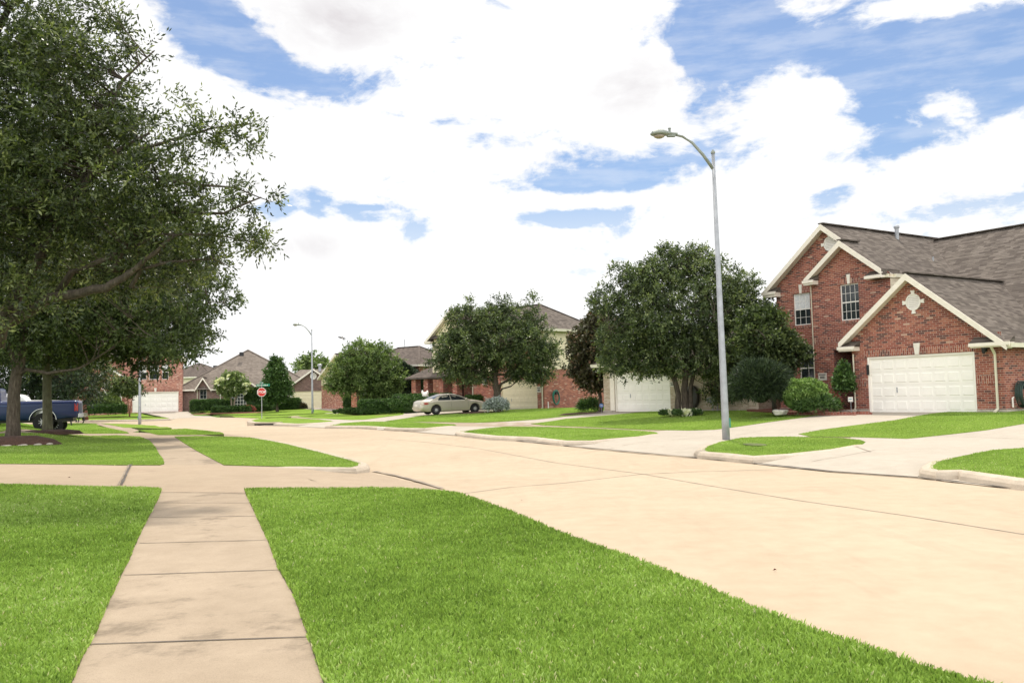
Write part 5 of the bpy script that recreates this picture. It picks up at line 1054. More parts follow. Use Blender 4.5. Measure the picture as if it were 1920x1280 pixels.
def tree(name, label, base, trunks, lobes, ncl, leafm, barkm=None, ntw=5, nl=8, tl=.5, ll=.09, lw=.02, shell=.5, nlimb=9, group=None, seed=1, cat='tree', droop=.1, twig=True, blossoms=None, twr=.012, spread=.8, limbr=.45):
    rng = np.random.default_rng(seed); base = np.array(base, float); t = thing(name, label, cat, tuple(base), 0, group); barkm = barkm or M_bark
    P_, O_ = sample_lobes(lobes, ncl, rng, shell)
    cen = np.mean([c for c, r in lobes], 0)
    mb = MB(); nodes = []; tops = []
    for (pts, r0, r1) in trunks:
        pts = [np.array(p, float) for p in pts]; q = []
        for a, b in zip(pts[:-1], pts[1:]):
            for i in range(4): q.append(a+(b-a)*i/4+rng.normal(0, r0*.10, 3)*(i > 0))
        q.append(pts[-1]); n = len(q); rad = [r0*(1.28 if i == 0 else 1)*(1-i/(n-1))+r1*(i/(n-1)) for i in range(n)]; rad[1] = rad[1]*1.04
        q[0][2] -= .25; mb.tube([Vector(p-base) for p in q], rad, 10); tops.append((q, rad))
        for p, r_ in zip(q, rad): nodes.append((p, r_))
    # main limbs towards well separated clusters
    if len(P_) > 4 and nlimb:
        idx = [int(rng.integers(len(P_)))]; D = np.linalg.norm(P_-P_[idx[0]], axis=1)
        while len(idx) < nlimb: j = int(np.argmax(D)); idx.append(j); D = np.minimum(D, np.linalg.norm(P_-P_[j], axis=1))
        for k, j in enumerate(idx):
            q, rad = tops[k % len(tops)]; s_ = int(len(q)*rng.uniform(.55, .98)); s_ = min(s_, len(q)-1); a = q[s_]; r0 = rad[s_]*limbr*1.3; b = a+(P_[j]-a)*.92; mid = a+(b-a)*.5+np.array([0, 0, 1])*np.linalg.norm(b-a)*.10+rng.normal(0, .06, 3)*np.linalg.norm(b-a)
            m_ = 8; pl = [((1-u)**2)*a+2*u*(1-u)*mid+u*u*b+rng.normal(0, .02, 3)*np.linalg.norm(b-a)*(0 < u < 1) for u in np.linspace(0, 1, m_)]; rr = [max(twr*1.3, r0*(1-u)**.9) for u in np.linspace(0, 1, m_)]
            mb.tube([Vector(p-base) for p in pl], rr, 6); nodes += list(zip(pl, rr))
    tr = mb.build('trunk', barkm, t, smooth=True)
    if twig and len(P_):
        NP = np.array([p for p, _ in nodes]); mb = MB(); sel = rng.permutation(len(P_))[:min(len(P_), 700)]
        for j in sel:
            d = np.linalg.norm(NP-P_[j], axis=1)+np.maximum(0, NP[:, 2]-P_[j][2])*.5; i = int(np.argmin(d)); a = NP[i]; b = P_[j]; L_ = np.linalg.norm(b-a)
            if L_ < .15 or L_ > (1.3 if tl < .38 and ll < .1 else 3.2): continue
            mid = (a+b)/2+rng.normal(0, .09, 3)*L_+np.array([0, 0, .05*L_]); mb.tube([Vector(a-base), Vector(mid-base), Vector(b-base)], [twr*1.6, twr*1.1, twr*.5], 3, cap=False)
        mb.build('branches', barkm, t, recalc=False)
    V, F, ti = leaves(P_-base, O_, ntw, nl, tl, ll, lw, rng, droop, spread)
    cr = npmesh('crown', V, F, leafm, t, ti)
    if blossoms:
        nb, m_ = blossoms; hi = rng.permutation(np.where((P_[:, 2] > np.percentile(P_[:, 2], 15)) & (P_[:, 1] < np.percentile(P_[:, 1], 75)))[0])[:nb]
        V, F, ti = leaves(P_[hi]+O_[hi]*tl*.6-base, O_[hi], 5, 7, tl*.5, ll*1.0, lw*2.2, rng, 0, 1.0); npmesh('blossoms', V, F, m_, t, ti)
    return t
def bush(name, label, cat, px, py, Y, size, leafm, n=900, ll=.06, lw=.02, box=False, seed=3, core=True, cs=1.0, spiky=False, group=None, rz=0, stem=True, base=None, tl=.14):
    """dense shrub: size=(half width, half depth, height) in metres, standing at the sight line's ground point"""
    rng = np.random.default_rng(seed); b = np.array(base if base is not None else atY(px, py, Y), float); t = thing(name, label, cat, tuple(b), rz, group); hx, hy, hz_ = size
    if box:
        d = rng.uniform(-1, 1, (n, 3)); ax = rng.choice(3, n, p=[.22, .48, .30]); sg = np.where(rng.uniform(0, 1, n) < .62, -1, 1); sg[ax == 2] = 1
        d[np.arange(n), ax] = sg; O_ = np.zeros((n, 3)); O_[np.arange(n), ax] = sg; rr = np.array([hx, hy, hz_/2]); P_ = d*rr*.97+np.array([0, 0, hz_/2]); P_ += rng.normal(0, .025, P_.shape)
    else:
        d = unit(rng.normal(0, 1, (n, 3))); d[:, 2] = np.abs(d[:, 2])*1.0-(rng.uniform(0, 1, n) < .35)*.5*np.abs(d[:, 2]); d = unit(d); f = 1+.10*np.sin(d[:, :1]*6+seed)*np.cos(d[:, 1:2]*5)+.07*np.sin(d[:, 2:3]*13+d[:, :1]*9)
        P_ = d*np.array([hx, hy, hz_*.55])*.95*f+np.array([0, 0, hz_*.45]); P_[:, 2] = np.maximum(P_[:, 2], .02); O_ = d
    V, F, ti = leaves(P_, O_, 3, 5, tl, ll, lw, rng, .05, .55)
    o1 = npmesh('foliage', V, F, leafm, t, ti)
    if core:
        bm = bmesh.new()
        if box: bmesh.ops.create_cube(bm, size=2); bmesh.ops.subdivide_edges(bm, edges=bm.edges, cuts=6, use_grid_fill=True); [setattr(v, 'co', Vector((v.co.x*hx*.95+random.uniform(-.03, .03), v.co.y*hy*.93+random.uniform(-.03, .03), (v.co.z+1)*hz_/2*.97))) for v in bm.verts]
        else: bmesh.ops.create_icosphere(bm, subdivisions=4, radius=1); [setattr(v, 'co', Vector((v.co.x*hx*.88*cs, v.co.y*hy*.88*cs, v.co.z*hz_*.5*cs+hz_*.46))*(1+random.uniform(-.04, .04))) for v in bm.verts]
        me = bpy.data.meshes.new('inner_foliage'); bm.to_mesh(me); bm.free(); me.materials.append(leafm); at = me.attributes.new('tint', 'FLOAT', 'POINT'); at.data.foreach_set('value', np.random.default_rng(seed).uniform(0, .5, len(me.vertices)).astype(np.float32)); o = bpy.data.objects.new('inner_foliage', me); COL.objects.link(o); o.parent = o1
    return t
def gz(px, py, extra=0): p = hit(px, py, extra); return np.array([p[0], p[1], p[2]])
def mulch(px, py, Y, rx, ry, label, m_=None, hgt=.10):
    c = atY(px, py, Y); rng = random.Random(int(px)); mb = MB(); n = 36; vs = [(0, 0, hgt)]
    for rr, zz in ((.5, hgt*.9), (.85, hgt*.5), (1.0, -.06)):
        for k in range(n):
            a = 2*pi*k/n; f = 1+.07*sin(3*a+px)+rng.uniform(-.05, .05); vs.append((rx*rr*f*cos(a), ry*rr*f*sin(a), zz+rng.uniform(-.01, .015)))
    fs = [(0, 1+k, 1+(k+1) % n) for k in range(n)]+[(1+r*n+k, 1+(r+1)*n+k, 1+(r+1)*n+(k+1) % n, 1+r*n+(k+1) % n) for r in range(2) for k in range(n)]
    mb.add(vs, fs); o = mb.build('mulch_bed', m_ or M_mulchd, smooth=True); o.location = (c[0], c[1], c[2]); tag(o, label, 'mulch', kind='stuff'); return o
LW_ = lobe_world
# --- big near live oak, trunk outside the frame to the left
Yn = 14.0; bN = np.array([-11.4, 14.6, .25])
def wp(px, py, Y): return atY(px, py, Y)
nl_ = [LW_(20, 45, 140, 110, Yn, .5), LW_(40, 230, 200, 190, Yn, .5), LW_(165, 190, 95, 90, Yn, 0), LW_(150, 330, 165, 130, Yn, 0), LW_(285, 340, 70, 55, Yn, -.3), LW_(315, 430, 95, 48, Yn, 0), LW_(365, 262, 60, 30, Yn, -.2), LW_(435, 248, 60, 26, Yn, 0), LW_(470, 275, 26, 20, Yn, 0),
       LW_(400, 362, 62, 24, Yn, 0), LW_(470, 372, 44, 18, Yn, .1), LW_(425, 440, 66, 26, Yn, 0), LW_(480, 455, 36, 22, Yn, 0), LW_(380, 490, 60, 26, Yn, .3), LW_(130, 470, 230, 90, Yn, 1), LW_(280, 490, 110, 60, Yn, .6), LW_(-80, 300, 200, 260, Yn, 0), LW_(288, 95, 20, 18, Yn, .2), LW_(225, 70, 42, 40, Yn, .2), LW_(190, 20, 40, 24, Yn, .2), LW_(0, 560, 90, 60, Yn, -.5), LW_(330, 185, 26, 14, Yn, 0), LW_(260, 240, 50, 40, Yn, 0), LW_(110, 100, 70, 50, Yn, -.4)]
tn = tree('live_oak', 'big near live oak whose leafy limbs fill the upper left, trunk out of frame', bN,
     [([bN, bN+[.3, 0, 1.6], wp(-40, 640, 14.4), wp(90, 560, 14.2), wp(200, 540, 14), wp(260, 500, 13.9), wp(330, 440, 13.8)], .15, .025), ([wp(245, 510, 14), wp(320, 490, 14), wp(400, 485, 14.1), wp(430, 500, 14.2)], .03, .008), ([wp(280, 335, 14), wp(360, 345, 14), wp(440, 352, 14), wp(500, 375, 14)], .028, .007), ([wp(130, 400, 14.2), wp(180, 270, 14.2), wp(230, 150, 14.2), wp(290, 95, 14.2)], .05, .01), ([wp(210, 480, 14), wp(300, 440, 14), wp(400, 440, 14), wp(495, 458, 14)], .03, .008),
      ([wp(-10, 620, 14.4), wp(50, 520, 14.3), wp(110, 420, 14.2), wp(190, 300, 14), wp(280, 250, 14)], .12, .02), ([bN+[0, 0, 1.2], bN+[.2, .3, 3], bN+[.9, .2, 5.5], wp(60, 60, 14.6)], .24, .04), ([wp(110, 520, 14.2), wp(210, 480, 14), wp(300, 400, 14), wp(420, 400, 14), wp(490, 370, 14)], .05, .012),
      ([wp(200, 300, 14), wp(300, 270, 14), wp(400, 240, 14), wp(470, 232, 14)], .035, .01), ([wp(-10, 40, 14.5), wp(100, -60, 14.3), wp(230, -110, 14.1), wp(345, -50, 14)], .05, .01)],
     nl_, 3000, L_oakn, None, 5, 9, .36, .095, .0155, .3, 0, 'oak trees along the left sidewalk', 11, twr=.008, droop=.04, spread=.7)
# --- the two oaks by the pickup
def trunkp(pts, Y): return [atY(px, py, Y) for px, py in pts]
hA = hit(22, 826, .12); YA = hA[1]; bA = np.array(hA); hB = hit(90, 809, .05); YB = hB[1]; bB0 = np.array(hB); print('YA', YA, 'YB', YB)
tree('live_oak', 'dark trunked oak in a raised mulch ring left of the pickup cab', bA, [(trunkp([(22, 826), (26, 740), (38, 660), (50, 590), (60, 520)], YA), .27*YA/36, .12), (trunkp([(36, 690), (90, 700), (150, 690), (215, 650)], YA), .07, .03), (trunkp([(34, 690), (10, 630), (-20, 560)], YA), .13, .05), (trunkp([(60, 560), (130, 500), (200, 440)], YA), .08, .03)],
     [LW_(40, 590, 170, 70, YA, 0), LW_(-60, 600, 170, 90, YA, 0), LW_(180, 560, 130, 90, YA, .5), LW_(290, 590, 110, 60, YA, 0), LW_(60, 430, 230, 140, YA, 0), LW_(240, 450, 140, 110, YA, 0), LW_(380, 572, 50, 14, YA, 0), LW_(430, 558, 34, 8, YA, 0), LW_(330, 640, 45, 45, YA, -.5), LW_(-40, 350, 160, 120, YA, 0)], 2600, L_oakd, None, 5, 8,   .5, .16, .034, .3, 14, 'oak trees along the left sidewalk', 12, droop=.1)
bB = bB0
tree('live_oak', 'oak with greenish trunk standing before the pickup bed', bB, [(trunkp([(90, 809), (88, 740), (86, 680), (92, 620), (110, 560)], YB), .21*YB/40, .12), (trunkp([(88, 705), (140, 690), (190, 665), (240, 640)], YB), .06, .02)],
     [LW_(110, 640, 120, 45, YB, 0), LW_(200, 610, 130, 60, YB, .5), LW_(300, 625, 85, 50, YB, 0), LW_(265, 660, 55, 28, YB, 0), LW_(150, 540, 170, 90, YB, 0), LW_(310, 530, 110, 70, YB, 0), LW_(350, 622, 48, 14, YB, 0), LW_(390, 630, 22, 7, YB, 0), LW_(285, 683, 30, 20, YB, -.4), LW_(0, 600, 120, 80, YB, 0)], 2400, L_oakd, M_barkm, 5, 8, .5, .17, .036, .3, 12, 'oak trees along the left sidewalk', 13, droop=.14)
mulch(20, 833, YA-.6, 1.6, 1.1, 'raised dark mulch ring with pale edging under the left oak', M_mulchd, .30); mulch(92, 811.5, YB-.4, 1.5, .7, 'low dark mulch ring under the greenish oak trunk', M_mulchd, .14)
rng_ = random.Random(5)
for i in range(9):
    a = -2.9+2.6*i/8; c = atY(20, 833, YA-.6); bm = bmesh.new(); bmesh.ops.create_icosphere(bm, subdivisions=2, radius=.13)
    for v in bm.verts: v.co = Vector((v.co.x*1.6, v.co.y*.8, v.co.z*.7))*(1+.12*sin(v.co.x*30+i))
    me = bpy.data.meshes.new('edging_stone'); bm.to_mesh(me); bm.free(); me.materials.append(M_found); o = bpy.data.objects.new('edging_stone', me); COL.objects.link(o); o.scale = (.75, .7, .5); o.location = (c[0]+1.6*cos(a), c[1]+1.12*sin(a), c[2]+.0); o.rotation_euler = (0, 0, a+pi/2); tag(o, 'rough pale stone edging the raised mulch ring of the left oak', 'edging stone', 'stones round the left mulch ring')
# dark trees behind the pickup
tree('background_tree', 'dark leafy tree behind the white camper shell of the second pickup', atY(60, 786, 66), [(trunkp([(60, 786), (60, 740), (64, 690)], 66), .2, .1)], [LW_(20, 690, 90, 70, 66), LW_(110, 680, 70, 70, 66), LW_(150, 740, 38, 36, 66), LW_(60, 745, 80, 32, 66), LW_(-50, 700, 90, 80, 66), LW_(100, 620, 90, 60, 66)], 1100, L_dark, None, 5, 7, .8, .26, .06, .3, 7, 'trees behind the pickups', 14)
tree('background_tree', 'tree with yellowish low leaves and a red-brown trunk left of the pink brick house', atY(160, 782, 78), [(trunkp([(160, 782), (158, 745), (150, 700)], 78), .22, .1)], [LW_(140, 720, 48, 30, 78), LW_(170, 690, 40, 34, 78), LW_(130, 660, 60, 40, 78)], 420, L_oak, M_barkr, 5, 7, .8, .28, .06, .3, 6, 'trees behind the pickups', 15)
# --- three-trunked oak right
Yo = 41.5
tree('oak_tree', 'round three-trunked oak ringed with flowers before the beige garage', atY(1282, 780, Yo), [(trunkp([(1271, 780), (1272, 740), (1262, 700), (1238, 660)], Yo), .16, .08), (trunkp([(1287, 780), (1283, 730), (1287, 690), (1300, 620)], Yo), .19, .09), (trunkp([(1296, 780), (1294, 730), (1302, 695), (1345, 650)], Yo), .13, .06), (trunkp([(1262, 700), (1225, 680), (1180, 660)], Yo), .06, .02)],
     [LW_(1280, 575, 98, 84, Yo), LW_(1215, 600, 72, 72, Yo), LW_(1192, 525, 34, 28, Yo), LW_(1240, 508, 42, 30, Yo), LW_(1310, 495, 46, 28, Yo), LW_(1350, 560, 44, 44, Yo), LW_(1385, 605, 52, 50, Yo), LW_(1165, 640, 44, 46, Yo), LW_(1300, 660, 100, 44, Yo), LW_(1380, 680, 60, 40, Yo), LW_(1135, 565, 30, 28, Yo), LW_(1400, 545, 26, 26, Yo), LW_(1190, 682, 38, 24, Yo), LW_(1435, 580, 24, 24, Yo), LW_(1350, 735, 30, 22, Yo, 1), LW_(1300, 474, 24, 10, Yo), LW_(1158, 512, 12, 14, Yo), LW_(1270, 480, 14, 10, Yo), LW_(1430, 625, 34, 34, Yo), LW_(1150, 684, 30, 18, Yo), LW_(1230, 690, 38, 16, Yo), LW_(1385, 520, 18, 22, Yo), LW_(1250, 470, 16, 10, Yo)], 3000, L_oak, None, 5, 8, .44, .14, .032, .3, 14, None, 21)
mulch(1283, 783, 40.9, 1.3, .85, 'mulch ring under the three-trunked oak', M_mulch, .08)
rg = random.Random(9)
for i in range(14):
    a = rg.uniform(pi, 2*pi); rr = rg.uniform(.5, 1.1); c = atY(1283, 781, 40.9); 
    bush('flower_clump', 'low flower clump with pale blooms in the mulch ring of the three-trunked oak', 'flowers', 0, 0, 0, (.15, .15, .24), L_flower if i % 3 == 0 else L_hedge, 60, .07, .025, seed=40+i, core=False, group='flower clumps round the oak', base=(c[0]+rr*1.1*cos(a), c[1]+rr*.7*sin(a), c[2]+.05), tl=.1)
# --- oak before the cream-sided house
Y2 = 60.5
tree('oak_tree', 'spreading oak with one stout trunk beside the gold sedan', atY(934, 770, Y2), [(trunkp([(934, 770), (932, 740), (928, 712), (926, 680)], Y2), .30, .17), (trunkp([(930, 716), (905, 705), (880, 680)], Y2), .10, .05), (trunkp([(934, 722), (955, 712), (975, 690)], Y2), .10, .05), (trunkp([(936, 730), (958, 724), (985, 700)], Y2), .06, .03), (trunkp([(927, 700), (920, 650), (900, 610)], Y2), .12, .04), (trunkp([(928, 700), (950, 650), (965, 610)], Y2), .11, .04)],
     [LW_(925, 645, 88, 56, Y2), LW_(870, 655, 62, 44, Y2), LW_(985, 655, 58, 46, Y2), LW_(905, 600, 62, 26, Y2), LW_(955, 600, 46, 26, Y2), LW_(845, 675, 38, 34, Y2), LW_(1012, 690, 30, 24, Y2), LW_(1030, 655, 24, 18, Y2), LW_(862, 600, 24, 20, Y2), LW_(880, 577, 10, 16, Y2), LW_(940, 568, 24, 12, Y2), LW_(995, 565, 10, 14, Y2), LW_(880, 705, 50, 14, Y2), LW_(985, 702, 45, 12, Y2), LW_(850, 640, 22, 14, Y2), LW_(1000, 600, 20, 16, Y2)], 1900, L_oak, None, 5, 8, .5, .18, .038, .3, 12, None, 22)
mulch(935, 773, 59.5, 2.6, 1.0, 'dark mulch under the oak beside the sedan', M_mulchd, .08)
bush('silver_shrub', 'silvery grey shrub at the foot of the stout oak', 'shrub', 931, 776, 58, (.66, .5, .9), L_silver, 420, .14, .035, seed=50, core=False, tl=.3)
# --- slim trees
Y3 = 76
tree('slim_tree', 'slim light green tree, left one of the pair on the far yard', atY(672, 776, Y3), [(trunkp([(672, 776), (671, 745), (668, 715)], Y3), .10, .05)], [LW_(664, 697, 40, 30, Y3), LW_(646, 720, 34, 16, Y3), LW_(655, 680, 28, 20, Y3), LW_(634, 708, 20, 16, Y3)], 430, L_light, None, 5, 7, .6, .24, .05, .35, 8, 'pair of slim trees', 23)
tree('slim_tree', 'slim light green tree, right and taller one of the pair on the far yard', atY(690, 777, Y3+.6), [(trunkp([(690, 777), (690, 745), (688, 700)], Y3+.6), .14, .06)], [LW_(690, 678, 42, 34, Y3+.6), LW_(715, 700, 42, 32, Y3+.6), LW_(698, 726, 42, 16, Y3+.6), LW_(676, 655, 26, 17, Y3+.6), LW_(712, 660, 20, 16, Y3+.6), LW_(735, 720, 20, 16, Y3+.6)], 560, L_light, None, 5, 7, .6, .24, .05, .35, 8, 'pair of slim trees', 24)
mulch(690, 779, Y3-1, 3.4, 1.0, 'red mulch bed under the pair of slim trees', M_mulch, .08)
bush('low_hedge', 'low clipped hedge round the feet of the slim tree pair', 'hedge', 681, 777, Y3-.6, (2.4, .5, .55), L_hedge, 800, .10, .04, box=False, seed=51)
bush('round_bush', 'tall rounded dark bush with a yellowing top behind the slim tree pair', 'bush', 745, 772, 79, (2.35, 2.0, 4.3), L_dark, 2400, .17, .06, seed=52, tl=.3)
V_ = [LW_(752, 690, 22, 14, 78)]
bush('dark_bush', 'dark spreading bush at the foot of the tall rounded bush', 'bush', 722, 770, 80.5, (2.0, 1.2, 2.0), L_dark, 1400, .16, .06, seed=53, tl=.3)
# --- conical tree and crape myrtle by the low brown house
tree('conical_tree', 'dark green conical tree in a mulch ring left of the low cream garage', atY(520, 773.5, 95), [(trunkp([(520, 773.5), (519, 750), (518, 690)], 95), .17, .05)], [LW_(519, 737, 21, 14, 95), LW_(519, 718, 18, 16, 95), LW_(518, 700, 16, 16, 95), LW_(517, 684, 9, 12, 95), LW_(505, 722, 10, 10, 95), LW_(534, 728, 10, 10, 95)], 800, L_hedge, None, 5, 7, .6, .25, .07, .3, 8, None, 25)
mulch(520, 774, 94.6, 1.3, .8, 'dark mulch ring under the conical tree', M_mulchd, .06)
tree('crape_myrtle', 'crape myrtle covered in white blossom left of the stop sign', atY(436, 770, 97), [(trunkp([(435, 770), (434, 750), (430, 735)], 97), .10, .06), (trunkp([(438, 770), (440, 750), (446, 735)], 97), .10, .05)], [LW_(435, 718, 22, 14, 97), LW_(417, 722, 10, 9, 97), LW_(455, 722, 10, 9, 97), LW_(432, 734, 14, 6, 97), LW_(438, 707, 15, 6, 97)], 460, L_light, plain('pale_bark', (.30, .24, .18), .9), 5, 7, .6, .22, .07, .3, 7, None, 26, blossoms=(34, L_flower))
tree('small_tree', 'small round-headed tree with reddish stems before the pink brick house', atY(243, 776.5, 88), [(trunkp([(243, 776.5), (240, 755), (236, 735)], 88), .06, .04), (trunkp([(243, 776.5), (246, 755), (252, 730)], 88), .05, .03)], [LW_(233, 722, 22, 14, 88), LW_(246, 730, 18, 10, 88), LW_(220, 732, 13, 8, 88)], 330, L_oak, M_barkr, 5, 7, .5, .22, .05, .3, 6, None, 27)
# --- bronze-leaved magnolia
Y5 = 50.5
tree('magnolia', 'tall narrow tree with dark bronze leaves left of the beige garage', atY(1127, 775, Y5), [(trunkp([(1127, 775), (1124, 735), (1122, 690), (1120, 620)], Y5), .12, .05)], [LW_(1118, 700, 36, 30, Y5), LW_(1112, 650, 40, 34, Y5), LW_(1122, 615, 32, 28, Y5), LW_(1090, 688, 24, 20, Y5), LW_(1135, 660, 28, 50, Y5), LW_(1128, 590, 18, 14, Y5), LW_(1090, 640, 20, 22, Y5)], 900, L_mag, None, 5, 7, .42, .20, .055, .3, 10, None, 28)
mulch(1122, 775, 49.6, 2.2, 1.0, 'dark mulch bed under the bronze-leaved tree', M_mulchd, .08)
bush('grassy_plant', 'small strappy green plant in the bed beside the brick side wall', 'plant', 1106, 772, 51.5, (.55, .4, .6), L_hedge, 160, .25, .02, seed=54, core=False, tl=.3)
# --- planting at the big brick house
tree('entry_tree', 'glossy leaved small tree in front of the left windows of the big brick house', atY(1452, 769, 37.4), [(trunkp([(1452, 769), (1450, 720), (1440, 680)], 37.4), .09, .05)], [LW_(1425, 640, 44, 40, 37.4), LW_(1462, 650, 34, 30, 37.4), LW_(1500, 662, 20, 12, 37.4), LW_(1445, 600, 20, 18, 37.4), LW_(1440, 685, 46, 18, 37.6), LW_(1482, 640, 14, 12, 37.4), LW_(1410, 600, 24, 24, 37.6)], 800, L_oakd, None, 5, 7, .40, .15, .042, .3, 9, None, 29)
bush('spiky_shrub', 'big dark spiky mounded shrub between the oak and the round green bush', 'shrub', 1427, 772, 35.9, (1.0, .95, 1.75), L_dark, 4600, .34, .014, seed=60, tl=.34, cs=.5)
bush('round_bush', 'bright green round bush left of the brick garage entry', 'bush', 1508, 770, 35.2, (.92, .8, 1.2), L_bright, 1900, .075, .03, seed=61, tl=.14)
bush('low_plant', 'low feathery green plant in the bed before the entry', 'plant', 1532, 771, 34.6, (.75, .35, .42), L_hedge, 260, .22, .016, seed=62, core=False, tl=.25)
bush('low_plant', 'small reddish plant between round bush and entry', 'plant', 1556, 766, 35.2, (.30, .25, .55), L_red, 90, .12, .03, seed=63, core=False, tl=.2)
bush('entry_shrub', 'tall narrow shrub standing in the dark brick entry', 'shrub', 1584, 762, 34.9, (.23, .22, 1.55), L_hedge, 300, .12, .04, seed=64, core=False, tl=.25)
# red mulch bed along the front
bed = [hit(*q)[:2] for q in ((1400, 772), (1480, 776.5), (1560, 777), (1630, 775.5), (1627, 770), (1560, 764), (1400, 762))]
tag(surface('mulch_bed', bed, M_mulch, 1, .06, .4, skirt=.12), 'red-brown mulch bed along the front of the big brick house', 'mulch', kind='stuff')
for i in range(26):
    u = i/25; px = 1480+150*u; py = 777.2+(-1.2 if u > .8 else 0)-.5*abs(u-.5); c = hit(px, py, .03); mb = MB(); l_ = random.uniform(.08, .11); mb.box(-l_, l_, -.05, .05, -.06, random.uniform(.06, .10)); o = mb.build('edging_brick', M_brick2); o.location = (c[0], c[1], c[2]+.01); o.rotation_euler = (random.uniform(-.1, .1), random.uniform(-.12, .12), R.th-pi/2+random.uniform(-.25, .25)); tag(o, 'red edging brick of the bed before the big brick house entry', 'edging brick', 'edging bricks of the front bed')
# --- hedges
HG = [('clipped dark hedge left of the crape myrtle, before the low brown house', 398, 769.5, 100, (2.3, .6, 1.15), L_hedge), ('clipped dark hedge right of the stop sign, under the many-paned window', 500, 769, 100, (1.9, .6, 1.2), L_hedge), ('clipped hedge between conical tree and low cream garage door', 541, 768.5, 99, (1.25, .6, 1.2), L_hedge),
      ('small clipped hedge right of the low cream garage door', 628, 769, 99, (1.2, .6, 1.15), L_hedge), ('low clipped hedge in front of the crape myrtle', 436, 773, 95.5, (2.1, .5, .55), L_hedge), ('low dark hedge left of the stop post', 487, 772, 97.5, (1.3, .45, .6), L_hedge),
      ('long low hedge before the pink brick house', 180, 775, 90, (3.0, .5, .75), L_hedge), ('hedge below the small-paned window behind the slim trees', 676, 769, 92, (1.6, .6, 1.5), L_hedge), ('clipped hedge left of the sedan bush', 727, 773, 72, (2.3, .6, .95), L_hedge), ('hedge between sedan and stout oak trunk', 900, 768, 69, (1.1, .5, 1.0), L_hedge), ('hedge under the porch columns behind the sedan', 800, 768, 70.5, (2.6, .6, 1.15), L_hedge)]
for i, (lb, px, py, Y_, sz, m_) in enumerate(HG): bush('hedge', lb, 'hedge', px, py, Y_, sz, m_, 1100, .12, .045, box=True, seed=70+i, group='clipped hedges at the house fronts', tl=.16)
bush('round_bush', 'bright rounded bush at the tail of the gold sedan', 'bush', 775, 774, 68.5, (1.9, 1.0, 1.25), L_bright if 0 else L_hedge, 1300, .11, .04, seed=85)
bush('topiary_bush', 'dark cone shaped topiary bush left of the stop sign', 'bush', 479, 770, 98.5, (1.15, .9, 2.6), L_hedge, 1000, .13, .05, seed=86)
bush('round_bush', 'grey-green round bush before the pink brick house entry', 'bush', 193, 772, 93, (1.9, 1.2, 1.9), L_light, 1100, .13, .04, seed=87)
bush('red_shrub', 'small reddish shrub between low hedge and topiary', 'shrub', 465, 773, 95.5, (.75, .4, .65), L_red, 240, .13, .04, seed=88)
bush('red_shrub', 'small bronze grass clump before the low cream garage door', 'shrub', 561, 770.5, 99, (.75, .4, .8), L_mag, 160, .3, .03, seed=89, core=False)
mulch(430, 774, 95, 4.2, .9, 'red mulch bed before the low brown house', M_mulch, .05); mulch(783, 777, 67.5, 3.6, .9, 'red mulch bed behind the gold sedan', M_mulch, .07)
for px, py, Y_, sz, sd_, lb in ((590, 700, 150, (7, 5, 8.0), 90, 'distant tree top above the low cream garage roof'), (360, 715, 170, (8, 5, 5.0), 91, 'distant green tree below the far roof')):
    b0 = atY(px, 752, Y_); tree('distant_tree', lb, b0, [([b0, b0+[0, 0, sz[2]*.5]], .25, .15)], [(b0+np.array([0, 0, sz[2]*.62]), np.array([sz[0]*.5, sz[1]*.5, sz[2]*.36]))], 260, L_light, None, 5, 6, 1.1, .5, .14, .3, 5, 'distant trees', sd_, twig=False)
# ------------------------------------------------------------------ cars
def car_skin(outline, W, rnd, zmax, tumble, zbelt, taper, step=.07, arches=(), low=0):
    """side skin from a 2-D outline (x, z); returns function giving half width and the meshes"""
    pts = []; 
    for i in range(len(outline)):
        a, b = np.array(outline[i]), np.array(outline[(i+1) % len(outline)]); n = max(1, int(np.linalg.norm(b-a)/step)); pts += [a+(b-a)*j/n for j in range(n)]
    pts = np.array(pts); x0, z0 = pts.min(0); x1, z1 = pts.max(0)
    gx, gz_ = np.meshgrid(np.arange(x0, x1, step), np.arange(z0, z1, step)); gx, gz_ = gx.ravel(), gz_.ravel(); k = _inside(gx, gz_, [tuple(p) for p in pts]); gx, gz_ = gx[k], gz_[k]
    cl = list(pts)+[pts[0]]; k = _dist(gx, gz_, cl) > step*.4; gx, gz_ = gx[k], gz_[k]
    V, _, Fc, *_r = delaunay_2d_cdt([Vector(p) for p in pts]+[Vector(p) for p in zip(gx, gz_)], [(i, (i+1) % len(pts)) for i in range(len(pts))], [tuple(range(len(pts)))], 1, 1e-5)
    V = np.array([tuple(v) for v in V])
    def hw(x, z):
        x = np.asarray(x, float); z = np.asarray(z, float); e = np.abs((x-(x0+x1)/2)/((x1-x0)/2)); w_ = W*(1-taper*np.clip(e-.45, 0, 1)**2.0)
        w_ = w_-np.clip(z-zbelt, 0, 9)*tumble-np.clip(low+.35-z, 0, 1)**2*.5
        d = _dist(x, z, cl); arch = np.zeros(x.shape, bool)
        for ax_, az_, ar in arches: arch |= np.hypot(x-ax_, z-az_) < ar+.16
        r_ = rnd*(1-np.sqrt(np.clip(1-(1-np.clip(d/rnd, 0, 1))**2, 0, 1))); r_[arch] = 0
        bot = z < low+.10; r_[bot] *= .3
        return w_-r_
    return pts, V, [tuple(f) for f in Fc], hw
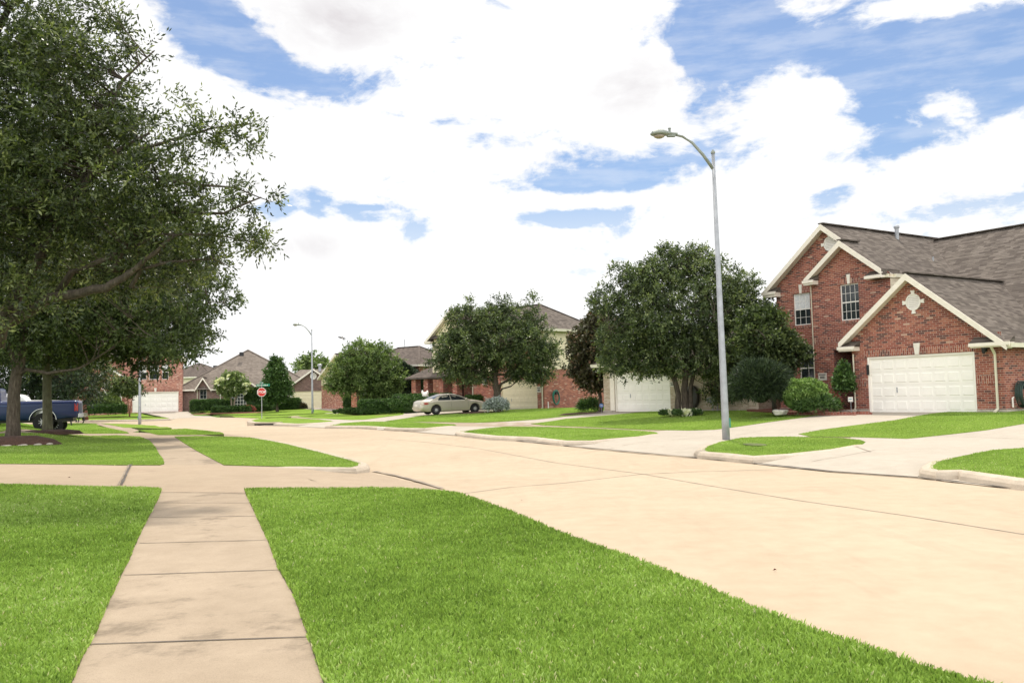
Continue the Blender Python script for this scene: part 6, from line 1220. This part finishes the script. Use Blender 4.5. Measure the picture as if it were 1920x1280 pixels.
def car_body(t, outline, W, paint, **kw):
    pts, V, Fc, hw = car_skin(outline, W, **kw); y = hw(V[:, 0], V[:, 1]); mb = MB()
    mb.add([(a, b, c) for (a, c), b in zip(V, y)], Fc); mb.add([(a, -b, c) for (a, c), b in zip(V, y)], [f[::-1] for f in Fc])
    yb = hw(pts[:, 0], pts[:, 1]); n = len(pts); K = 7; vs = []
    for (a, c), b in zip(pts, yb):
        for j in range(K): vs.append((a, b*(1-2*j/(K-1)), c))
    mb.add(vs, [(i*K+j, ((i+1) % n)*K+j, ((i+1) % n)*K+j+1, i*K+j+1) for i in range(n) for j in range(K-1)])
    o = mb.build('body', paint, t, smooth=True); bm = bmesh.new(); bm.from_mesh(o.data); bmesh.ops.remove_doubles(bm, verts=bm.verts, dist=.004); bmesh.ops.recalc_face_normals(bm, faces=bm.faces); bm.to_mesh(o.data); bm.free()
    return o, hw
def side_patch(t, poly, hw, m_, name, off=.006, parent=None, sides=(1, -1), step=.08):
    for s_ in sides:
        pts = []
        for i in range(len(poly)):
            a, b = np.array(poly[i]), np.array(poly[(i+1) % len(poly)]); n = max(1, int(np.linalg.norm(b-a)/step)); pts += [a+(b-a)*j/n for j in range(n)]
        pts = np.array(pts); y = hw(pts[:, 0], pts[:, 1])+off; c = pts.mean(0); yc = float(hw(np.array([c[0]]), np.array([c[1]]))[0])+off
        mb = MB(); mb.add([(a, s_*b, c2) for (a, c2), b in zip(pts, y)]+[(c[0], s_*yc, c[1])], [(i, (i+1) % len(pts), len(pts)) for i in range(len(pts))]); mb.build(name, m_, parent or t, smooth=True)
def wheel(t, x, y, r, w_, hub, sgn, spokes=9):
    mb = MB(); mb.lathe([(r*.62, -w_/2), (r*.93, -w_/2), (r, -w_*.36), (r, w_*.36), (r*.93, w_/2), (r*.62, w_/2)], 'y', 28, (0, 0, 0)); o = mb.build('wheel', M_tyre, t, smooth=False); o.location = (x, y, r)
    mb = MB(); yy = sgn*w_*.44; mb.lathe([(r*.64, 0), (r*.60, -.01*1), (r*.56, -.03)], 'y', 24); mb.lathe([(r*.60, -.02), (r*.30, .012), (.04, .02)], 'y', 24)
    for k in range(spokes):
        a = 2*pi*k/spokes; mb.beam((r*.2*cos(a), .012, r*.2*sin(a)), (r*.56*cos(a), .0, r*.56*sin(a)), .022, .02)
    if sgn < 0: mb.v = [(a, -b, c) for a, b, c in mb.v]
    mb.v = [(a, b+yy, c) for a, b, c in mb.v]; mb.build('wheel_cover', hub, o); return o
M_tyre = plain('tyre_rubber', (.015, .015, .016), .85); M_hub = plain('silver_wheel_cover', (.42, .42, .42), .4, .3, var=.05)
def paintm(name, col, metal=.35, rough=.3):
    def f(t): P(t, color=col, rough=rough, metal=metal, spec=.5); t.b.inputs['Coat Weight'].default_value = .3; t.b.inputs['Coat Roughness'].default_value = .12
    return mat(name, f)
M_gold = paintm('champagne_paint', (.50, .455, .375), .35); M_blue = paintm('dark_blue_paint', (.004, .017, .085), .15, .35); M_wht = paintm('white_car_paint', (.78, .77, .75), 0, .35)
M_tail = plain('tail_lamp_red', (.36, .03, .02), .25); M_carglass = mat('car_glass', lambda t: P(t, color=(.025, .03, .035), rough=.05, spec=.9)); M_chrome = mat('chrome_trim', lambda t: P(t, color=(.6, .6, .6), rough=.2, metal=1.0))
M_headl = plain('headlamp_glass', (.55, .55, .55), .15)
# sedan: x forward, length 5.2
def arch(cx, cz, r, n=10, zf=.22): return [(cx+r*cos(a), cz+r*sin(a)) for a in np.linspace(pi+math.asin((cz-zf)/r), -math.asin((cz-zf)/r), n)]
def sedan():
    t = thing('sedan', 'champagne gold sedan with silver wheel covers parked on the middle driveway', 'car'); wr = .325; ra, fa = -1.42, 1.46
    ol = [(-2.45, .28), (-2.05, .20)]+arch(ra, wr, .385, 12)+[(-.6, .19), (.7, .19)]+arch(fa, wr, .385, 12)+[(2.2, .22), (2.52, .28), (2.60, .42), (2.56, .58), (2.42, .70), (2.0, .83), (1.5, .92), (1.12, .965), (.80, 1.12), (.42, 1.29), (.05, 1.385), (-.40, 1.42), (-.85, 1.385), (-1.25, 1.26), (-1.62, 1.08), (-1.85, 1.02), (-2.30, .99), (-2.48, .90), (-2.54, .70), (-2.58, .50), (-2.55, .34)]
    body, hw = car_body(t, ol, .93, M_gold, rnd=.16, zmax=1.42, tumble=.42, zbelt=.93, taper=.42, arches=((ra, wr, .385), (fa, wr, .385)), low=.19)
    g1 = [(-1.30, .97), (-1.22, 1.12), (-1.0, 1.25), (-.70, 1.31), (-.42, 1.325), (-.36, .965)]; g2 = [(-.30, .965), (-.35, 1.325), (-.02, 1.29), (.35, 1.17), (.88, .965)]
    side_patch(t, g1, hw, M_carglass, 'rear_side_window'); side_patch(t, g2, hw, M_carglass, 'front_side_window')
    mb = MB(); zs = [(1.04, .985), (.80, 1.10), (.44, 1.265), (.18, 1.345)]
    for nm, zs in (('windscreen', [(1.06, .995), (.80, 1.128), (.44, 1.29), (.16, 1.36)]), ('rear_window', [(-1.58, 1.11), (-1.40, 1.195), (-1.20, 1.285), (-1.0, 1.345)])):
        mb = MB(); vs = []
        for x, z in zs:
            w_ = float(hw(np.array([x]), np.array([z-.12]))[0])-.12; vs += [(x, w_*(1-2*j/6), z+.012-.02*abs(1-2*j/6)**2) for j in range(7)]
        mb.add(vs, [(i*7+j, (i+1)*7+j, (i+1)*7+j+1, i*7+j+1) for i in range(3) for j in range(6)]); mb.build(nm, M_carglass, t, smooth=True)
    side_patch(t, [(-2.50, .78), (-2.38, .86), (-2.05, .84), (-1.93, .77), (-2.1, .71), (-2.45, .70)], hw, M_tail, 'tail_light'); side_patch(t, [(2.15, .66), (2.22, .74), (2.42, .66), (2.5, .58), (2.3, .58)], hw, M_headl, 'headlight')
    mb = MB(); mb.box(-2.575, -2.56, -.26, .26, .58, .74); mb.build('licence_plate', M_plaque, t)
    mb = MB(); mb.box(-2.63, -2.50, -.62, .62, .40, .52); mb.build('rear_bumper_strip', M_gold, t)
    side_patch(t, [(-1.0, .50), (1.0, .50), (1.0, .535), (-1.0, .535)], hw, M_gold, 'side_moulding', .018)
    for x in (-.62, .42): side_patch(t, [(x, .83), (x+.17, .83), (x+.17, .865), (x, .865)], hw, M_gold, 'door_handle', .02)
    for x in (-.33, ): side_patch(t, [(x, .25), (x+.012, .25), (x+.012, .95), (x, .95)], hw, M_black, 'door_gap', .003)
    side_patch(t, [(.93, .25), (.942, .25), (.942, .9), (.93, .9)], hw, M_black, 'door_gap', .003)
    for s_ in (1, -1):
        mb = MB(); mb.lathe([(.02, -.09), (.075, -.06), (.085, .03), (.06, .08)], 'x', 10, (.78, s_*.96, 1.0)); mb.build('wing_mirror', M_gold, t, smooth=True)
        for x in (ra, fa): wheel(t, x, s_*.80, wr, .20, M_hub, s_)
    mb = MB(); mb.box(-2.2, 2.2, -.7, .7, .18, .40); mb.build('underbody', M_black, t); return t
sd1 = sedan(); c = np.array(hit(845, 775.5)); print('sedan', c); sd1.location = (c[0], c[1]+.3, c[2]); sd1.rotation_euler = (0, radians(-.6), radians(26))
# pickup: x backward towards its tail (+x right in the photo)
def pickup(label, blue=True):
    t = thing('pickup_truck', label, 'pickup truck'); wr = .37; pm = M_blue if blue else M_wht; ra, fa = 1.35, -2.05
    # x: tail at +2.62
    ol = [(2.55, .52), (2.1, .50)]+[(a, b) for a, b in arch(ra, wr+.05, .47, 12, .46)][::-1]+[(.4, .46), (-1.2, .46)]+[(a, b) for a, b in arch(fa, wr+.05, .47, 12, .46)][::-1]+[(-2.75, .46), (-2.85, .60), (-2.85, 1.0), (-2.6, 1.10), (-1.75, 1.17), (-1.25, 1.72), (-1.1, 1.78), (-.27, 1.78), (-.19, 1.72), (-.13, 1.22), (2.50, 1.22), (2.60, 1.16), (2.62, .60)]
    ol = ol[::-1]
    body, hw = car_body(t, ol, .98, pm, rnd=.07, zmax=1.8, tumble=.22, zbelt=1.15, taper=.10, arches=((ra, wr+.05, .47), (fa, wr+.05, .47)), low=.42)
    side_patch(t, [(-1.25, 1.20), (-1.08, 1.62), (-.36, 1.64), (-.32, 1.20)], hw, M_carglass, 'side_window')
    side_patch(t, [(-2.8, 1.04), (2.55, 1.04), (2.55, 1.06), (-2.8, 1.06)], hw, plain('light_blue_stripe', (.05, .10, .26), .4), 'pinstripe', .004)
    side_patch(t, [(2.47, .78), (2.60, .78), (2.60, 1.10), (2.47, 1.10)], hw, M_tail, 'tail_light', .008)
    for s_ in (1, -1):
        mb = MB(); 
        for a_, b_ in zip(list(np.linspace(.02, pi-.02, 16))[:-1], list(np.linspace(.02, pi-.02, 16))[1:]): mb.beam((ra+.475*cos(a_), s_*.985, wr+.07+.475*sin(a_)), (ra+.475*cos(b_), s_*.985, wr+.07+.475*sin(b_)), .02, .03, upv=(0, 1, 0))
        mb.build('wheel_arch_trim', M_chrome, t)
        for x in (ra, fa): wheel(t, x, s_*.84, wr, .24, M_hub, s_)
    mb = MB(); mb.box(2.60, 2.80, -.9, .9, .52, .68); mb.build('rear_bumper', M_chrome, t)
    mb = MB(); mb.box(-2.6, 2.4, -.7, .7, .36, .52); mb.tube([(2.3, -.7, .5), (2.35, -.75, .2)], .03, 6); mb.build('chassis', M_black, t)
    mb = MB(); mb.box(.40, 2.50, -.80, .80, 1.22, 1.235); mb.build('bed_floor', M_black, t); return t
tk = pickup('dark blue pickup truck with chrome wheel arch trim behind two oak trunks'); hT = hit(88, 807); YT = hT[1]+.9; kT = min(1.28, 46.5*YT/FPX); print('truck', hT, kT)
tk.scale = (kT, 1.0, kT*.97); ry = radians(20); tk.rotation_euler = (0, 0, ry); wY = hT[1]+1.0; wx = atY(86, 800, wY)[0]; tk.location = (wx-1.35*kT*cos(ry), wY-1.35*kT*sin(ry), H(wx, wY)-.02)
# white pickup / shell behind it
t = thing('white_pickup', 'white pickup with camper window parked behind the blue pickup', 'pickup truck', (0, 0, 0)); Yw = YT+2.6; xr_ = atY(140, 760, Yw)[0]; c = (xr_-2.1*1.15, Yw, H(xr_-2, Yw))
ol = [(-2.6, .5), (2.05, .5), (2.10, 1.50), (.18, 1.54), (.08, 1.72), (-.05, 1.80), (-.35, 1.86), (-1.6, 1.86), (-2.1, 1.3), (-2.6, 1.25)]
body, hw = car_body(t, ol[::-1], .95, M_wht, rnd=.07, zmax=1.9, tumble=.25, zbelt=1.25, taper=.1, arches=(), low=.3)
side_patch(t, [(-1.3, 1.38), (-1.25, 1.72), (-.40, 1.74), (-.32, 1.38)], hw, M_carglass, 'side_window'); 
for s_ in (1, -1):
    for x in (-1.4, 1.35): wheel(t, x, s_*.82, .35, .22, M_hub, s_)
c = atY(140, 800, hT[1]+4.6); t.location = (c[0]-2.1*1.15*cos(radians(20)), c[1]-.8, H(c[0], c[1])+.02); t.scale = (1.15, 1, 1.12); t.rotation_euler = (0, 0, radians(20))
